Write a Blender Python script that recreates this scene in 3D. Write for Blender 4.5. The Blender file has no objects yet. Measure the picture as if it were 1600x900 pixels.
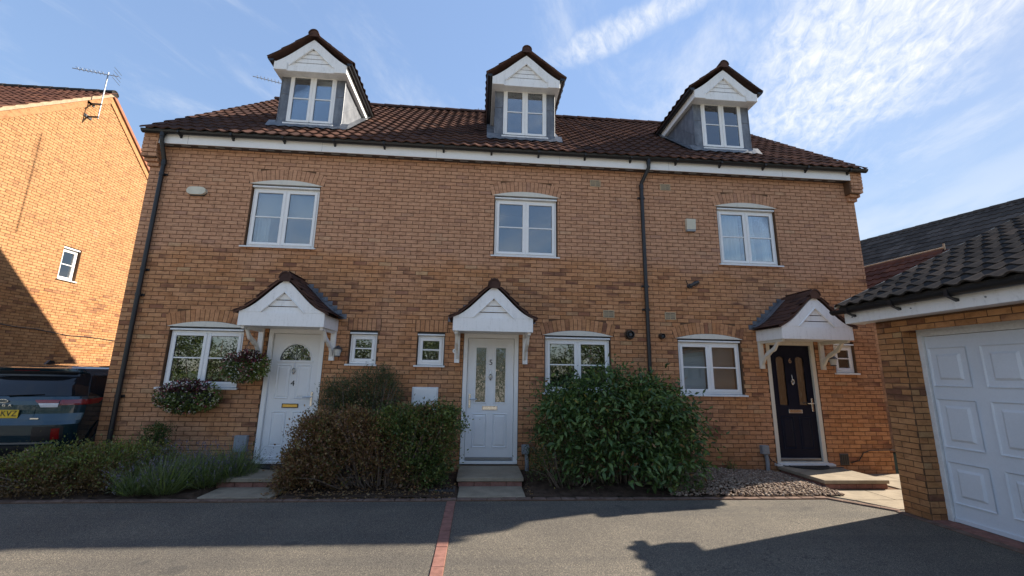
import bpy, math, random
import numpy as np
from mathutils import Matrix, Vector
random.seed(7); rng = np.random.default_rng(7)
R = math.radians
S = bpy.context.scene
COL = S.collection

# ---------------------------------------------------------------- camera
CAM = Vector((0.069, -7.742, 1.673))
F_PX, YAW, PITCH, ROLL = 662.77, 0.07638, 0.20223, 0.01706
_fw = Vector((math.sin(YAW)*math.cos(PITCH), math.cos(YAW)*math.cos(PITCH), math.sin(PITCH)))
_rt = Vector((math.cos(YAW), -math.sin(YAW), 0.0)); _up = _rt.cross(_fw)
_r2 = _rt*math.cos(ROLL) + _up*math.sin(ROLL); _u2 = _up*math.cos(ROLL) - _rt*math.sin(ROLL)
cd = bpy.data.cameras.new('camera'); cam = bpy.data.objects.new('camera', cd); COL.objects.link(cam)
cam.matrix_world = Matrix(((_r2.x, _u2.x, -_fw.x, CAM.x), (_r2.y, _u2.y, -_fw.y, CAM.y), (_r2.z, _u2.z, -_fw.z, CAM.z), (0, 0, 0, 1)))
cd.sensor_width = 36.0; cd.lens = F_PX/1600*36.0; cd.clip_start = 0.05; cd.clip_end = 2000
S.camera = cam
def project(p):
    d = Vector(p) - CAM; z = d.dot(_fw)
    return (800 + F_PX*d.dot(_r2)/z, 450 - F_PX*d.dot(_u2)/z, z)

# ---------------------------------------------------------------- world, sun, exposure
SUN_DIR = Vector((8.0, 2.7, 5.95)).normalized()          # towards the sun
EL = math.asin(SUN_DIR.z); AZ = math.atan2(SUN_DIR.x, SUN_DIR.y)
sl = bpy.data.lights.new('sun', 'SUN'); sl.energy = 2.8; sl.angle = R(0.6); sl.color = (1.0, 0.90, 0.76)
so = bpy.data.objects.new('sun', sl); COL.objects.link(so); so.location = (20, 10, 20)
so.rotation_euler = SUN_DIR.to_track_quat('Z', 'Y').to_euler()
S.view_settings.view_transform = 'Standard'; S.view_settings.look = 'None'
S.view_settings.exposure = 2.0; S.view_settings.gamma = 1.0; S.view_settings.use_curve_mapping = False
S.cycles.max_bounces = 8; S.cycles.transparent_max_bounces = 12; S.cycles.diffuse_bounces = 4
S.cycles.use_denoising = True; S.cycles.sample_clamp_indirect = 6.0

class NT:
    """small helper to write node trees"""
    def __init__(s, tree): s.t = tree; s.l = tree.links
    def n(s, kind, props=None, **inp):
        nd = s.t.nodes.new('ShaderNode'+kind)
        for k, v in (props or {}).items(): setattr(nd, k, v)
        for k, v in inp.items():
            key = int(k[1:]) if k[0] == '_' and k[1:].isdigit() else k.replace('_', ' ')
            sock = nd.inputs[key]
            if hasattr(v, 'is_output'): s.l.new(v, sock)
            elif hasattr(v, 'outputs'): s.l.new(v.outputs[0], sock)
            else: sock.default_value = v
        return nd
    def m(s, op, a, b=None, c=None, clamp=False):
        nd = s.t.nodes.new('ShaderNodeMath'); nd.operation = op; nd.use_clamp = clamp
        for i, v in enumerate((a, b, c)):
            if v is None: continue
            if hasattr(v, 'is_output'): s.l.new(v, nd.inputs[i])
            elif hasattr(v, 'outputs'): s.l.new(v.outputs[0], nd.inputs[i])
            else: nd.inputs[i].default_value = v
        return nd.outputs[0]
    def mix(s, f, a, b, blend='MIX'):
        nd = s.t.nodes.new('ShaderNodeMix'); nd.data_type = 'RGBA'; nd.blend_type = blend
        for sock, v in ((nd.inputs[0], f), (nd.inputs[6], a), (nd.inputs[7], b)):
            if hasattr(v, 'is_output'): s.l.new(v, sock)
            elif hasattr(v, 'outputs'): s.l.new(v.outputs[0], sock)
            elif isinstance(v, (int, float)): sock.default_value = v
            else: sock.default_value = (*v[:3], 1)
        return nd.outputs[2]
    def ramp(s, f, stops, interp='LINEAR'):
        nd = s.t.nodes.new('ShaderNodeValToRGB'); nd.color_ramp.interpolation = interp
        el = nd.color_ramp.elements
        while len(el) < len(stops): el.new(0.5)
        for e, (p, c) in zip(el, stops): e.position = p; e.color = (*c[:3], 1) if not isinstance(c, (int, float)) else (c, c, c, 1)
        s.l.new(f if hasattr(f, 'is_output') else f.outputs[0], nd.inputs[0]); return nd.outputs[0]
    def smooth(s, v, a, b):
        nd = s.t.nodes.new('ShaderNodeMapRange'); nd.interpolation_type = 'SMOOTHSTEP'
        s.l.new(v if hasattr(v, 'is_output') else v.outputs[0], nd.inputs[0]); nd.inputs[1].default_value = a; nd.inputs[2].default_value = b
        return nd.outputs[0]

W = bpy.data.worlds.new('World'); S.world = W; W.use_nodes = True
W.node_tree.nodes.clear(); w = NT(W.node_tree)
sky = w.n('TexSky', dict(sky_type='NISHITA', sun_disc=False, sun_elevation=EL, sun_rotation=AZ, altitude=50, air_density=1.0, dust_density=0.15, ozone_density=2.0))
tc = w.n('TexCoord'); sep = w.n('SeparateXYZ', _0=tc.outputs['Generated'])
zz = w.m('MAXIMUM', sep.outputs[2], 0.06)
cu = w.m('DIVIDE', sep.outputs[0], zz); cv = w.m('DIVIDE', sep.outputs[1], zz)
uv = w.n('CombineXYZ', _0=cu, _1=cv)
warp = w.n('TexNoise', Vector=uv.outputs[0], Scale=2.2, Detail=5.0, Roughness=0.6)
def ell(cx, cy, ang, ra, rb, lo, hi, nz=0.9):
    du = w.m('SUBTRACT', cu, cx); dv = w.m('SUBTRACT', cv, cy); c, s_ = math.cos(ang), math.sin(ang)
    a = w.m('ADD', w.m('MULTIPLY', du, c/ra), w.m('MULTIPLY', dv, s_/ra)); b = w.m('ADD', w.m('MULTIPLY', du, -s_/rb), w.m('MULTIPLY', dv, c/rb))
    d = w.m('SQRT', w.m('ADD', w.m('MULTIPLY', a, a), w.m('MULTIPLY', b, b)))
    d = w.m('ADD', d, w.m('MULTIPLY', w.m('SUBTRACT', warp.outputs[0], 0.5), nz))
    return w.m('SUBTRACT', 1.0, w.smooth(d, lo, hi))
band = ell(1.16, 0.98, R(62), 0.74, 0.36, 0.40, 1.30, 1.4)
band2 = ell(0.40, 1.04, R(-39), 0.30, 0.075, 0.3, 1.25, 1.6)
mp = w.n('Mapping', dict(vector_type='TEXTURE'), Vector=uv.outputs[0]); mp.inputs['Rotation'].default_value = (0, 0, R(62)); mp.inputs['Scale'].default_value = (1.0, 0.45, 1)
fine = w.n('TexNoise', Vector=mp.outputs[0], Scale=12.0, Detail=8.0, Roughness=0.66, Distortion=0.5)
finer = w.ramp(fine.outputs[0], [(0.30, 0.16), (0.68, 1.0)])
big = w.n('TexNoise', Vector=mp.outputs[0], Scale=1.1, Detail=8.0, Roughness=0.66, Distortion=0.5)
wisp = w.smooth(big.outputs[0], 0.46, 0.80)
cl = w.m('MULTIPLY', w.m('MAXIMUM', band, w.m('MULTIPLY', band2, 0.75)), finer)
cl = w.m('MAXIMUM', cl, w.m('MULTIPLY_ADD', wisp, 0.45, 0.03), clamp=True)
low = w.m('SUBTRACT', 1.0, w.smooth(sep.outputs[2], 0.10, 0.50))
veil = w.n('TexNoise', Vector=mp.outputs[0], Scale=0.8, Detail=5.0, Roughness=0.55)
cl = w.m('MAXIMUM', cl, w.m('MULTIPLY', low, w.m('MULTIPLY', w.smooth(veil.outputs[0], 0.33, 0.66), 0.6)), clamp=True)
lum = w.n('RGBToBW', _0=sky.outputs[0]); soft = w.m('DIVIDE', 1.78, w.m('ADD', 1.0, w.m('DIVIDE', lum.outputs[0], 1.2)))    # sky brightness compressed to even it out towards the sun
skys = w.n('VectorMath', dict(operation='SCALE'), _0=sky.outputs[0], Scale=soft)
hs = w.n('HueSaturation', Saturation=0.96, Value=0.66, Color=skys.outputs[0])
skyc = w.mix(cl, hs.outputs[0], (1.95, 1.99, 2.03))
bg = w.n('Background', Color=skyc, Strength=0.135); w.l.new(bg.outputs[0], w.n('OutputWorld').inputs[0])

# ---------------------------------------------------------------- materials
MATS = {}
def new_mat(name):
    m = bpy.data.materials.new(name); m.use_nodes = True; m.node_tree.nodes.clear(); MATS[name] = m
    return m, NT(m.node_tree)
def finish(nt, col, rough=0.6, bump=None, bstr=0.3, bdist=0.01, **kw):
    b = nt.n('BsdfPrincipled', Roughness=rough) if not hasattr(rough, 'is_output') else nt.n('BsdfPrincipled', _2=rough)
    if hasattr(col, 'is_output'): nt.l.new(col, b.inputs['Base Color'])
    else: b.inputs['Base Color'].default_value = (*col[:3], 1)
    for k, v in kw.items(): b.inputs[k.replace('_', ' ')].default_value = v
    if bump is not None:
        bp = nt.n('Bump', Strength=bstr, Distance=bdist, Height=bump); nt.l.new(bp.outputs[0], b.inputs['Normal'])
    nt.l.new(b.outputs[0], nt.n('OutputMaterial').inputs[0]); return b
def pos(nt, scale=(1, 1, 1)):
    g = nt.n('NewGeometry'); mpn = nt.n('Mapping', Vector=g.outputs['Position']); mpn.inputs['Scale'].default_value = scale
    return mpn.outputs[0]
def noise(nt, vec, scale, detail=3.0, rough=0.5): return nt.n('TexNoise', Vector=vec, Scale=scale, Detail=detail, Roughness=rough).outputs[0]
def rnd_piece(nt):
    return nt.m('FRACT', nt.m('ADD', nt.n('ObjectInfo').outputs['Random'], nt.n('NewGeometry').outputs['Random Per Island']))
def simple(name, c, rough=0.5, var=0.15, scale=6.0, fine=60.0, bstr=0.1, spec=0.5, **kw):
    m, nt = new_mat(name); p = pos(nt)
    f = nt.m('ADD', nt.m('MULTIPLY', noise(nt, p, scale, 5.0, 0.6), 0.7), nt.m('MULTIPLY', noise(nt, p, fine, 2.0), 0.3))
    col = nt.mix(nt.smooth(f, 0.3, 0.7), [x*(1-var) for x in c], [min(1, x*(1+var)) for x in c])
    finish(nt, col, rough, noise(nt, p, fine, 3.0), bstr, 0.004, Specular_IOR_Level=spec, **kw); return m
def brick_mat(name, stops, pinkish, dark=0.0, gain=1.0):
    m, nt = new_mat(name); p = pos(nt)
    r = rnd_piece(nt)
    col = nt.ramp(r, stops)
    zc = nt.n('SeparateXYZ', _0=nt.n('NewGeometry').outputs['Position']).outputs[2]
    zw = nt.m('ADD', zc, nt.m('MULTIPLY', nt.m('SUBTRACT', noise(nt, p, 0.9, 3.0), 0.5), 1.6))
    batch = nt.smooth(zw, 3.55, 3.95)                      # paler, pinker delivery of bricks above the first floor
    zone = nt.m('MAXIMUM', batch, nt.m('MULTIPLY', nt.smooth(noise(nt, p, 0.55, 3.0), 0.48, 0.66), 0.7))
    col = nt.mix(nt.m('MULTIPLY', zone, 0.55), col, pinkish)
    # groups of burnt bricks
    grp = nt.m('MULTIPLY', nt.smooth(noise(nt, pos(nt, (0.8, 0.8, 2.6)), 1.3, 2.0), 0.50, 0.64), nt.smooth(nt.m('FRACT', nt.m('MULTIPLY', r, 7.31)), 0.62, 0.78))
    grp = nt.m('MULTIPLY', grp, nt.m('SUBTRACT', 1.0, nt.m('MULTIPLY', batch, 0.85)))
    col = nt.mix(nt.m('MULTIPLY', grp, 0.8), col, (0.135*gain, 0.060*gain, 0.045*gain))
    # flashed mottling across each brick, soot and weathering
    mot = noise(nt, pos(nt, (9, 9, 16)), 1.0, 4.0, 0.65)
    col = nt.mix(nt.smooth(mot, 0.35, 0.75), nt.mix(1.0, col, (1.10, 1.09, 1.08), 'MULTIPLY'), nt.mix(1.0, col, (0.78, 0.74, 0.72), 'MULTIPLY'))
    kiss = nt.smooth(noise(nt, pos(nt, (5.0, 5.0, 14.0)), 1.0, 2.0), 0.56, 0.70)
    col = nt.mix(nt.m('MULTIPLY', kiss, 0.45), col, nt.mix(1.0, col, (0.48, 0.42, 0.40), 'MULTIPLY'))
    damp = nt.m('MULTIPLY', nt.m('SUBTRACT', 1.0, nt.smooth(nt.m('ADD', zc, nt.m('MULTIPLY', noise(nt, p, 2.5, 4.0), 0.5)), 0.30, 0.75)), 0.4)
    col = nt.mix(damp, col, nt.mix(1.0, col, (0.60, 0.58, 0.56), 'MULTIPLY'))
    salt = nt.m('MULTIPLY', nt.smooth(noise(nt, pos(nt, (1.2, 1.2, 0.7)), 1.6, 6.0, 0.7), 0.62, 0.78), 0.22)
    col = nt.mix(salt, col, (0.56, 0.47, 0.38))
    run = nt.m('MULTIPLY', nt.smooth(noise(nt, pos(nt, (3.5, 3.5, 0.35)), 1.5, 5.0, 0.65), 0.55, 0.72), 0.28)
    col = nt.mix(run, col, nt.mix(1.0, col, (0.62, 0.58, 0.55), 'MULTIPLY'))
    gr = noise(nt, p, 190.0, 2.0)
    col = nt.mix(nt.smooth(gr, 0.25, 0.75), nt.mix(1.0, col, (0.86, 0.86, 0.86), 'MULTIPLY'), nt.mix(1.0, col, (1.1, 1.1, 1.1), 'MULTIPLY'))
    finish(nt, col, 0.88, gr, 0.5, 0.003, Specular_IOR_Level=0.25); return m
BST = [(0.0, (0.53, 0.265, 0.115)), (0.22, (0.57, 0.300, 0.145)), (0.45, (0.49, 0.230, 0.098)), (0.68, (0.55, 0.280, 0.135)), (0.88, (0.44, 0.215, 0.092)), (0.96, (0.30, 0.135, 0.075)), (1.0, (0.56, 0.345, 0.17))]
BST = [(p, (c[0]*0.99, c[1]*0.985, c[2]*1.04)) for p, c in BST]
brick_mat('brick', BST, (0.56, 0.330, 0.220))
brick_mat('buff_brick', [(p, (c[0]*0.90, c[1]*0.90, c[2]*0.80)) for p, c in BST], (0.48, 0.265, 0.125))
simple('mortar', (0.13, 0.075, 0.045), 0.95, 0.25, 3.0, 150.0, 0.4, 0.1)
simple('white_upvc', (0.86, 0.85, 0.83), 0.32, 0.04, 2.5, 30.0, 0.02)
simple('white_sill', (0.76, 0.76, 0.75), 0.45, 0.10, 5.0, 40.0, 0.03)
def painted(name, c):
    m, nt = new_mat(name); p = pos(nt)
    streak = noise(nt, pos(nt, (9, 9, 1.2)), 2.0, 4.0, 0.6); sp = noise(nt, p, 26.0, 4.0, 0.7)
    f = nt.m('MULTIPLY', nt.smooth(streak, 0.42, 0.78), nt.smooth(sp, 0.35, 0.7))
    col = nt.mix(nt.m('MULTIPLY', f, 0.5), c, (0.42, 0.40, 0.36))
    col = nt.mix(nt.smooth(noise(nt, p, 70.0, 2.0), 0.72, 0.80), col, (0.36, 0.36, 0.35))
    finish(nt, col, 0.5, noise(nt, pos(nt, (4, 4, 40)), 5.0, 3.0), 0.12, 0.004); return m
painted('white_paint', (0.88, 0.87, 0.85)); painted('cream_paint', (0.70, 0.66, 0.57))
def tile_mat(name, stops, lichen, amount):
    m, nt = new_mat(name); p = pos(nt)
    col = nt.ramp(rnd_piece(nt), stops)
    a = noise(nt, p, 2.2, 5.0, 0.65)
    col = nt.mix(nt.smooth(a, 0.40, 0.72), col, nt.mix(1.0, col, (0.62, 0.64, 0.66), 'MULTIPLY'))
    b = noise(nt, p, 34.0, 5.0, 0.7)
    col = nt.mix(nt.m('MULTIPLY', nt.smooth(b, 0.60, 0.72), amount), col, lichen)
    finish(nt, col, 0.95, noise(nt, p, 120.0, 3.0), 0.35, 0.004, Specular_IOR_Level=0.0); return m
tile_mat('roof_tile', [(0, (0.112, 0.064, 0.052)), (0.4, (0.080, 0.050, 0.044)), (0.75, (0.132, 0.072, 0.054)), (1, (0.062, 0.044, 0.041))], (0.20, 0.17, 0.12), 0.35)
tile_mat('red_tile', [(0, (0.145, 0.070, 0.052)), (0.5, (0.110, 0.056, 0.045)), (1, (0.18, 0.085, 0.058))], (0.22, 0.18, 0.13), 0.25)
tile_mat('grey_tile', [(0, (0.098, 0.082, 0.072)), (0.5, (0.075, 0.065, 0.058)), (1, (0.125, 0.105, 0.092))], (0.2, 0.19, 0.17), 0.3)
tile_mat('dark_tile', [(0, (0.060, 0.054, 0.050)), (0.5, (0.046, 0.042, 0.040)), (1, (0.075, 0.064, 0.057))], (0.22, 0.21, 0.19), 0.45)
def lead():
    m, nt = new_mat('lead'); p = pos(nt)
    a = noise(nt, pos(nt, (3, 3, 1.5)), 2.0, 6.0, 0.7); b = noise(nt, p, 18.0, 4.0, 0.7)
    col = nt.mix(nt.smooth(a, 0.35, 0.7), (0.115, 0.125, 0.145), (0.215, 0.225, 0.245)); col = nt.mix(nt.m('MULTIPLY', nt.smooth(b, 0.62, 0.76), 0.5), col, (0.42, 0.43, 0.44))
    finish(nt, col, 0.5, noise(nt, p, 7.0, 4.0), 0.35, 0.02, Metallic=0.25)
lead()
simple('black_plastic', (0.016, 0.016, 0.018), 0.38, 0.25, 4.0, 40.0, 0.03)
simple('dark_metal', (0.05, 0.05, 0.055), 0.45, 0.2); simple('chrome', (0.62, 0.62, 0.62), 0.22, 0.05, Metallic=1.0)
simple('brass', (0.62, 0.42, 0.12), 0.32, 0.08, Metallic=0.9); simple('alu', (0.30, 0.31, 0.32), 0.4, 0.1, Metallic=0.8)
simple('grey_plastic', (0.27, 0.29, 0.31), 0.5, 0.15); simple('cream_plastic', (0.62, 0.58, 0.46), 0.45, 0.08); simple('vent_plastic', (0.42, 0.32, 0.19), 0.55, 0.1)
simple('navy_door', (0.006, 0.008, 0.021), 0.55, 0.15, 3.0, 30.0, 0.03, 0.2); simple('white_door', (0.83, 0.83, 0.83), 0.40, 0.04, 2.0, 90.0, 0.04)
simple('garage_white', (0.70, 0.74, 0.79), 0.42, 0.05, 1.4, 50.0, 0.04)
simple('soil', (0.070, 0.046, 0.032), 0.95, 0.5, 9.0, 60.0, 0.9, 0.1); simple('stone_slab', (0.30, 0.25, 0.185), 0.9, 0.22, 4.0, 90.0, 0.35, 0.15)
simple('bounce_pale', (0.50, 0.46, 0.40), 0.9, 0.12, 2.0, 60.0, 0.2, 0.15); simple('paver_red', (0.25, 0.125, 0.100), 0.9, 0.25, 12.0, 110.0, 0.4, 0.15); simple('grass_ground', (0.06, 0.075, 0.03), 0.95, 0.3)
simple('rubber', (0.02, 0.02, 0.02), 0.75, 0.2); simple('mat_brown', (0.05, 0.042, 0.036), 0.95, 0.3, 20, 200, 0.6, 0.1)
simple('twig', (0.17, 0.125, 0.095), 0.9, 0.3); simple('bark', (0.09, 0.07, 0.05), 0.9, 0.3, 6, 30, 0.6)
simple('room', (0.17, 0.16, 0.15), 0.9, 0.1); simple('blind', (0.56, 0.58, 0.58), 0.8, 0.06); simple('curtain_white', (0.80, 0.81, 0.82), 0.85, 0.05); simple('blind_dark', (0.20, 0.19, 0.19), 0.8, 0.1)
simple('bedding', (0.40, 0.29, 0.19), 0.9, 0.2, 8, 60, 0.4); simple('terracotta', (0.33, 0.13, 0.07), 0.8, 0.2); simple('black_ink', (0.012, 0.012, 0.014), 0.4, 0.05); simple('plate_yellow', (0.72, 0.47, 0.02), 0.35, 0.03)
simple('red_lens', (0.20, 0.006, 0.008), 0.12, 0.1, Coat_Weight=0.8); simple('clear_lens', (0.62, 0.60, 0.60), 0.10, 0.15, Coat_Weight=0.8)
simple('car_glass', (0.008, 0.009, 0.011), 0.04, 0.05, bstr=0.0); simple('lamp_glass', (0.55, 0.55, 0.52), 0.1, 0.1)
simple('car_paint', (0.012, 0.040, 0.058), 0.26, 0.06, 2.0, 400.0, 0.0, Metallic=0.55, Coat_Weight=1.0, Coat_Roughness=0.03)
def asphalt():
    m, nt = new_mat('asphalt'); p = pos(nt)
    v = nt.n('TexVoronoi', dict(feature='F1'), Vector=p, Scale=210.0)
    st = nt.n('SeparateColor', Color=v.outputs['Color']).outputs[0]
    col = nt.ramp(st, [(0.0, (0.060, 0.055, 0.049)), (0.45, (0.103, 0.094, 0.081)), (0.8, (0.165, 0.147, 0.121)), (1.0, (0.30, 0.260, 0.205))])
    big_ = noise(nt, p, 0.7, 5.0, 0.6); col = nt.mix(nt.smooth(big_, 0.3, 0.75), nt.mix(1.0, col, (0.84, 0.84, 0.85), 'MULTIPLY'), nt.mix(1.0, col, (1.16, 1.14, 1.10), 'MULTIPLY'))
    mid = noise(nt, pos(nt, (1, 2.2, 1)), 5.0, 4.0, 0.7); col = nt.mix(nt.m('MULTIPLY', nt.smooth(mid, 0.55, 0.75), 0.35), col, (0.13, 0.125, 0.115))
    oil = nt.smooth(noise(nt, pos(nt, (1.0, 1.0, 1)), 1.9, 2.0), 0.68, 0.74); col = nt.mix(nt.m('MULTIPLY', oil, 0.45), col, (0.045, 0.044, 0.044))
    trk = nt.smooth(noise(nt, pos(nt, (0.12, 1.5, 1)), 1.3, 3.0), 0.52, 0.62); col = nt.mix(nt.m('MULTIPLY', trk, 0.22), col, (0.06, 0.059, 0.058))
    crk = nt.n('TexVoronoi', dict(feature='DISTANCE_TO_EDGE'), Vector=nt.n('VectorMath', dict(operation='ADD'), _0=p, _1=nt.n('TexNoise', Vector=p, Scale=3.0, Detail=4.0).outputs['Color']).outputs[0], Scale=0.45)
    ck = nt.m('MULTIPLY', nt.m('SUBTRACT', 1.0, nt.smooth(crk.outputs['Distance'], 0.0, 0.006)), nt.smooth(big_, 0.5, 0.62)); col = nt.mix(nt.m('MULTIPLY', ck, 0.6), col, (0.03, 0.03, 0.03))
    finish(nt, col, 0.92, v.outputs['Distance'], 0.6, 0.004, Specular_IOR_Level=0.2)
asphalt()
def gravel_mat():
    m, nt = new_mat('gravel_stone')
    col = nt.ramp(nt.n('NewGeometry').outputs['Random Per Island'], [(0, (0.17, 0.115, 0.082)), (0.3, (0.29, 0.20, 0.14)), (0.6, (0.21, 0.155, 0.12)), (0.85, (0.38, 0.29, 0.21)), (1, (0.46, 0.38, 0.30))])
    finish(nt, col, 0.85, noise(nt, pos(nt), 90.0, 3.0), 0.3, 0.003)
gravel_mat()
def leaf_mat():
    m, nt = new_mat('leaf')
    a = nt.n('VertexColor', dict(layer_name='leafcol'))
    r = nt.n('NewGeometry').outputs['Random Per Island']
    col = nt.mix(r, nt.mix(1.0, a.outputs[0], (0.70, 0.72, 0.70), 'MULTIPLY'), nt.mix(1.0, a.outputs[0], (1.25, 1.2, 1.1), 'MULTIPLY'))
    b = nt.n('BsdfPrincipled', Roughness=0.42); nt.l.new(col, b.inputs['Base Color']); b.inputs['Specular IOR Level'].default_value = 0.4
    t = nt.n('BsdfTranslucent'); nt.l.new(nt.mix(1.0, col, (1.2, 1.3, 0.7), 'MULTIPLY'), t.inputs[0])
    mx = nt.n('MixShader', Fac=0.25); nt.l.new(b.outputs[0], mx.inputs[1]); nt.l.new(t.outputs[0], mx.inputs[2]); nt.l.new(mx.outputs[0], nt.n('OutputMaterial').inputs[0])
leaf_mat()
def glass(name, tint, refl, rough=0.0, ripple=0.0):
    m, nt = new_mat(name)
    fr = nt.n('Fresnel', IOR=1.5); f = nt.m('MULTIPLY_ADD', fr.outputs[0], refl, 0.03, clamp=True)
    gl = nt.n('BsdfGlossy', Roughness=rough); gl.inputs[0].default_value = (0.95, 0.97, 1.0, 1)
    tr = nt.n('BsdfTransparent'); tr.inputs[0].default_value = (*tint, 1)
    p = pos(nt); h = noise(nt, p, 1.7, 2.0)
    if ripple: h = noise(nt, pos(nt, (1, 1, 0.25)), ripple, 3.0)
    bp = nt.n('Bump', Strength=0.5 if ripple else 0.04, Distance=0.02, Height=h); nt.l.new(bp.outputs[0], gl.inputs['Normal'])
    mx = nt.n('MixShader', Fac=f); nt.l.new(tr.outputs[0], mx.inputs[1]); nt.l.new(gl.outputs[0], mx.inputs[2]); nt.l.new(mx.outputs[0], nt.n('OutputMaterial').inputs[0])
glass('glass', (0.80, 0.84, 0.84), 3.4); glass('obscure_glass', (0.55, 0.56, 0.52), 4.2, 0.06, 40.0)

# ---------------------------------------------------------------- mesh helpers
def fast_mesh(name, verts, faces_flat, sizes, mat=None, smooth=False, cols=None):
    me = bpy.data.meshes.new(name); nv = len(verts)
    me.vertices.add(nv); me.vertices.foreach_set('co', np.asarray(verts, dtype=np.float32).ravel())
    ff = np.asarray(faces_flat, dtype=np.int32); sizes = np.asarray(sizes, dtype=np.int32)
    me.loops.add(len(ff)); me.loops.foreach_set('vertex_index', ff)
    me.polygons.add(len(sizes)); me.polygons.foreach_set('loop_start', np.concatenate(([0], np.cumsum(sizes)[:-1])).astype(np.int32))
    if mat: me.materials.append(MATS[mat])
    if smooth: me.polygons.foreach_set('use_smooth', np.ones(len(sizes), dtype=bool))
    me.update(calc_edges=True)
    if cols is not None:
        at = me.color_attributes.new('leafcol', 'FLOAT_COLOR', 'POINT'); at.data.foreach_set('color', np.asarray(cols, dtype=np.float32).ravel())
    me.validate(); return me
def link(name, me, parent=None, loc=None, wpos=None):
    """wpos: the parent's world position, so meshes are written in world coordinates"""
    o = bpy.data.objects.new(name, me); COL.objects.link(o)
    if parent is not None:
        o.parent = parent; pw = parent.get('_w', None)
        base = Vector(loc or (0, 0, 0))
        o.location = base - Vector(ROOT[parent.name]) if parent.name in ROOT else base
    elif loc: o.location = loc
    return o
ROOT = {}
def thing(name, label, cat, loc, group=None, rotz=0, local=False):
    o = bpy.data.objects.new(name, None); COL.objects.link(o); o.location = loc; o.rotation_euler = (0, 0, rotz); o.empty_display_size = 0.2
    o['label'] = label; o['category'] = cat
    if group: o['group'] = group
    if not local: ROOT[o.name] = tuple(loc)
    return o
def tag(o, label, cat, group=None):
    o['label'] = label; o['category'] = cat
    if group: o['group'] = group
    return o
def struct(o): o['kind'] = 'structure'; return o
def stuff(o): o['kind'] = 'stuff'; return o
class MB:
    def __init__(s): s.v = []; s.f = []
    def add(s, vs, fs):
        b = len(s.v); s.v += [tuple(q) for q in vs]; s.f += [tuple(i+b for i in f) for f in fs]; return s
    def box(s, x0, x1, y0, y1, z0, z1, c=0.0):
        if c <= 0:
            return s.add([(x0, y0, z0), (x1, y0, z0), (x1, y1, z0), (x0, y1, z0), (x0, y0, z1), (x1, y0, z1), (x1, y1, z1), (x0, y1, z1)],
                         [(0, 3, 2, 1), (4, 5, 6, 7), (0, 1, 5, 4), (1, 2, 6, 5), (2, 3, 7, 6), (3, 0, 4, 7)])
        # chamfered box: three nested face rectangles
        X, Y, Z = (x0, x1), (y0, y1), (z0, z1); vs = []; idx = {}
        for a in (0, 1):
            for b in (0, 1):
                for d in (0, 1):
                    sx, sy, sz = (c if a == 0 else -c), (c if b == 0 else -c), (c if d == 0 else -c)
                    for k, q in enumerate(((X[a], Y[b]+sy, Z[d]+sz), (X[a]+sx, Y[b], Z[d]+sz), (X[a]+sx, Y[b]+sy, Z[d]))):
                        idx[(a, b, d, k)] = len(vs); vs.append(q)
        I = lambda a, b, d, k: idx[(a, b, d, k)]
        fs = [(I(0,0,0,0), I(0,0,1,0), I(0,1,1,0), I(0,1,0,0)), (I(1,0,0,0), I(1,1,0,0), I(1,1,1,0), I(1,0,1,0)),
              (I(0,0,0,1), I(1,0,0,1), I(1,0,1,1), I(0,0,1,1)), (I(0,1,0,1), I(0,1,1,1), I(1,1,1,1), I(1,1,0,1)),
              (I(0,0,0,2), I(0,1,0,2), I(1,1,0,2), I(1,0,0,2)), (I(0,0,1,2), I(1,0,1,2), I(1,1,1,2), I(0,1,1,2))]
        for a in (0, 1):
            for b in (0, 1): fs.append((I(a,b,0,0), I(a,b,1,0), I(a,b,1,1), I(a,b,0,1)))
            for d in (0, 1): fs.append((I(a,0,d,0), I(a,1,d,0), I(a,1,d,2), I(a,0,d,2)))
        for b in (0, 1):
            for d in (0, 1): fs.append((I(0,b,d,1), I(1,b,d,1), I(1,b,d,2), I(0,b,d,2)))
        for a in (0, 1):
            for b in (0, 1):
                for d in (0, 1): fs.append((I(a,b,d,0), I(a,b,d,1), I(a,b,d,2)))
        return s.add(vs, fs)
    def prism(s, pts, y0, y1):
        """polygon in (x,z), extruded along y"""
        n = len(pts); vs = [(x, y0, z) for x, z in pts] + [(x, y1, z) for x, z in pts]
        return s.add(vs, [tuple(range(n)), tuple(range(2*n-1, n-1, -1))] + [(i, i+n, (i+1) % n + n, (i+1) % n) for i in range(n)])
    def prism_x(s, pts, x0, x1):
        n = len(pts); vs = [(x0, y, z) for y, z in pts] + [(x1, y, z) for y, z in pts]
        return s.add(vs, [tuple(range(n)), tuple(range(2*n-1, n-1, -1))] + [(i, i+n, (i+1) % n + n, (i+1) % n) for i in range(n)])
    def tube(s, path, r, n=10, cap=True, r1=None):
        path = [Vector(p) for p in path]; rings = []
        for i, p in enumerate(path):
            t = ((path[min(i+1, len(path)-1)] - path[max(i-1, 0)])).normalized()
            a = t.cross(Vector((0, 0, 1)) if abs(t.z) < 0.9 else Vector((0, 1, 0))).normalized(); b = t.cross(a)
            rr = r if r1 is None else r + (r1-r)*i/(len(path)-1)
            rings.append([p + (a*math.cos(2*math.pi*k/n) + b*math.sin(2*math.pi*k/n))*rr for k in range(n)])
        vs = [q for rg in rings for q in rg]; fs = []
        for i in range(len(path)-1):
            for k in range(n): fs.append((i*n+k, i*n+(k+1) % n, (i+1)*n+(k+1) % n, (i+1)*n+k))
        if cap: fs += [tuple(range(n-1, -1, -1)), tuple(range((len(path)-1)*n, len(path)*n))]
        return s.add(vs, fs)
    def strip(s, a, b):
        """quads between two polylines"""
        n = len(a); return s.add(list(a)+list(b), [(i, i+1, n+i+1, n+i) for i in range(n-1)])
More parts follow.
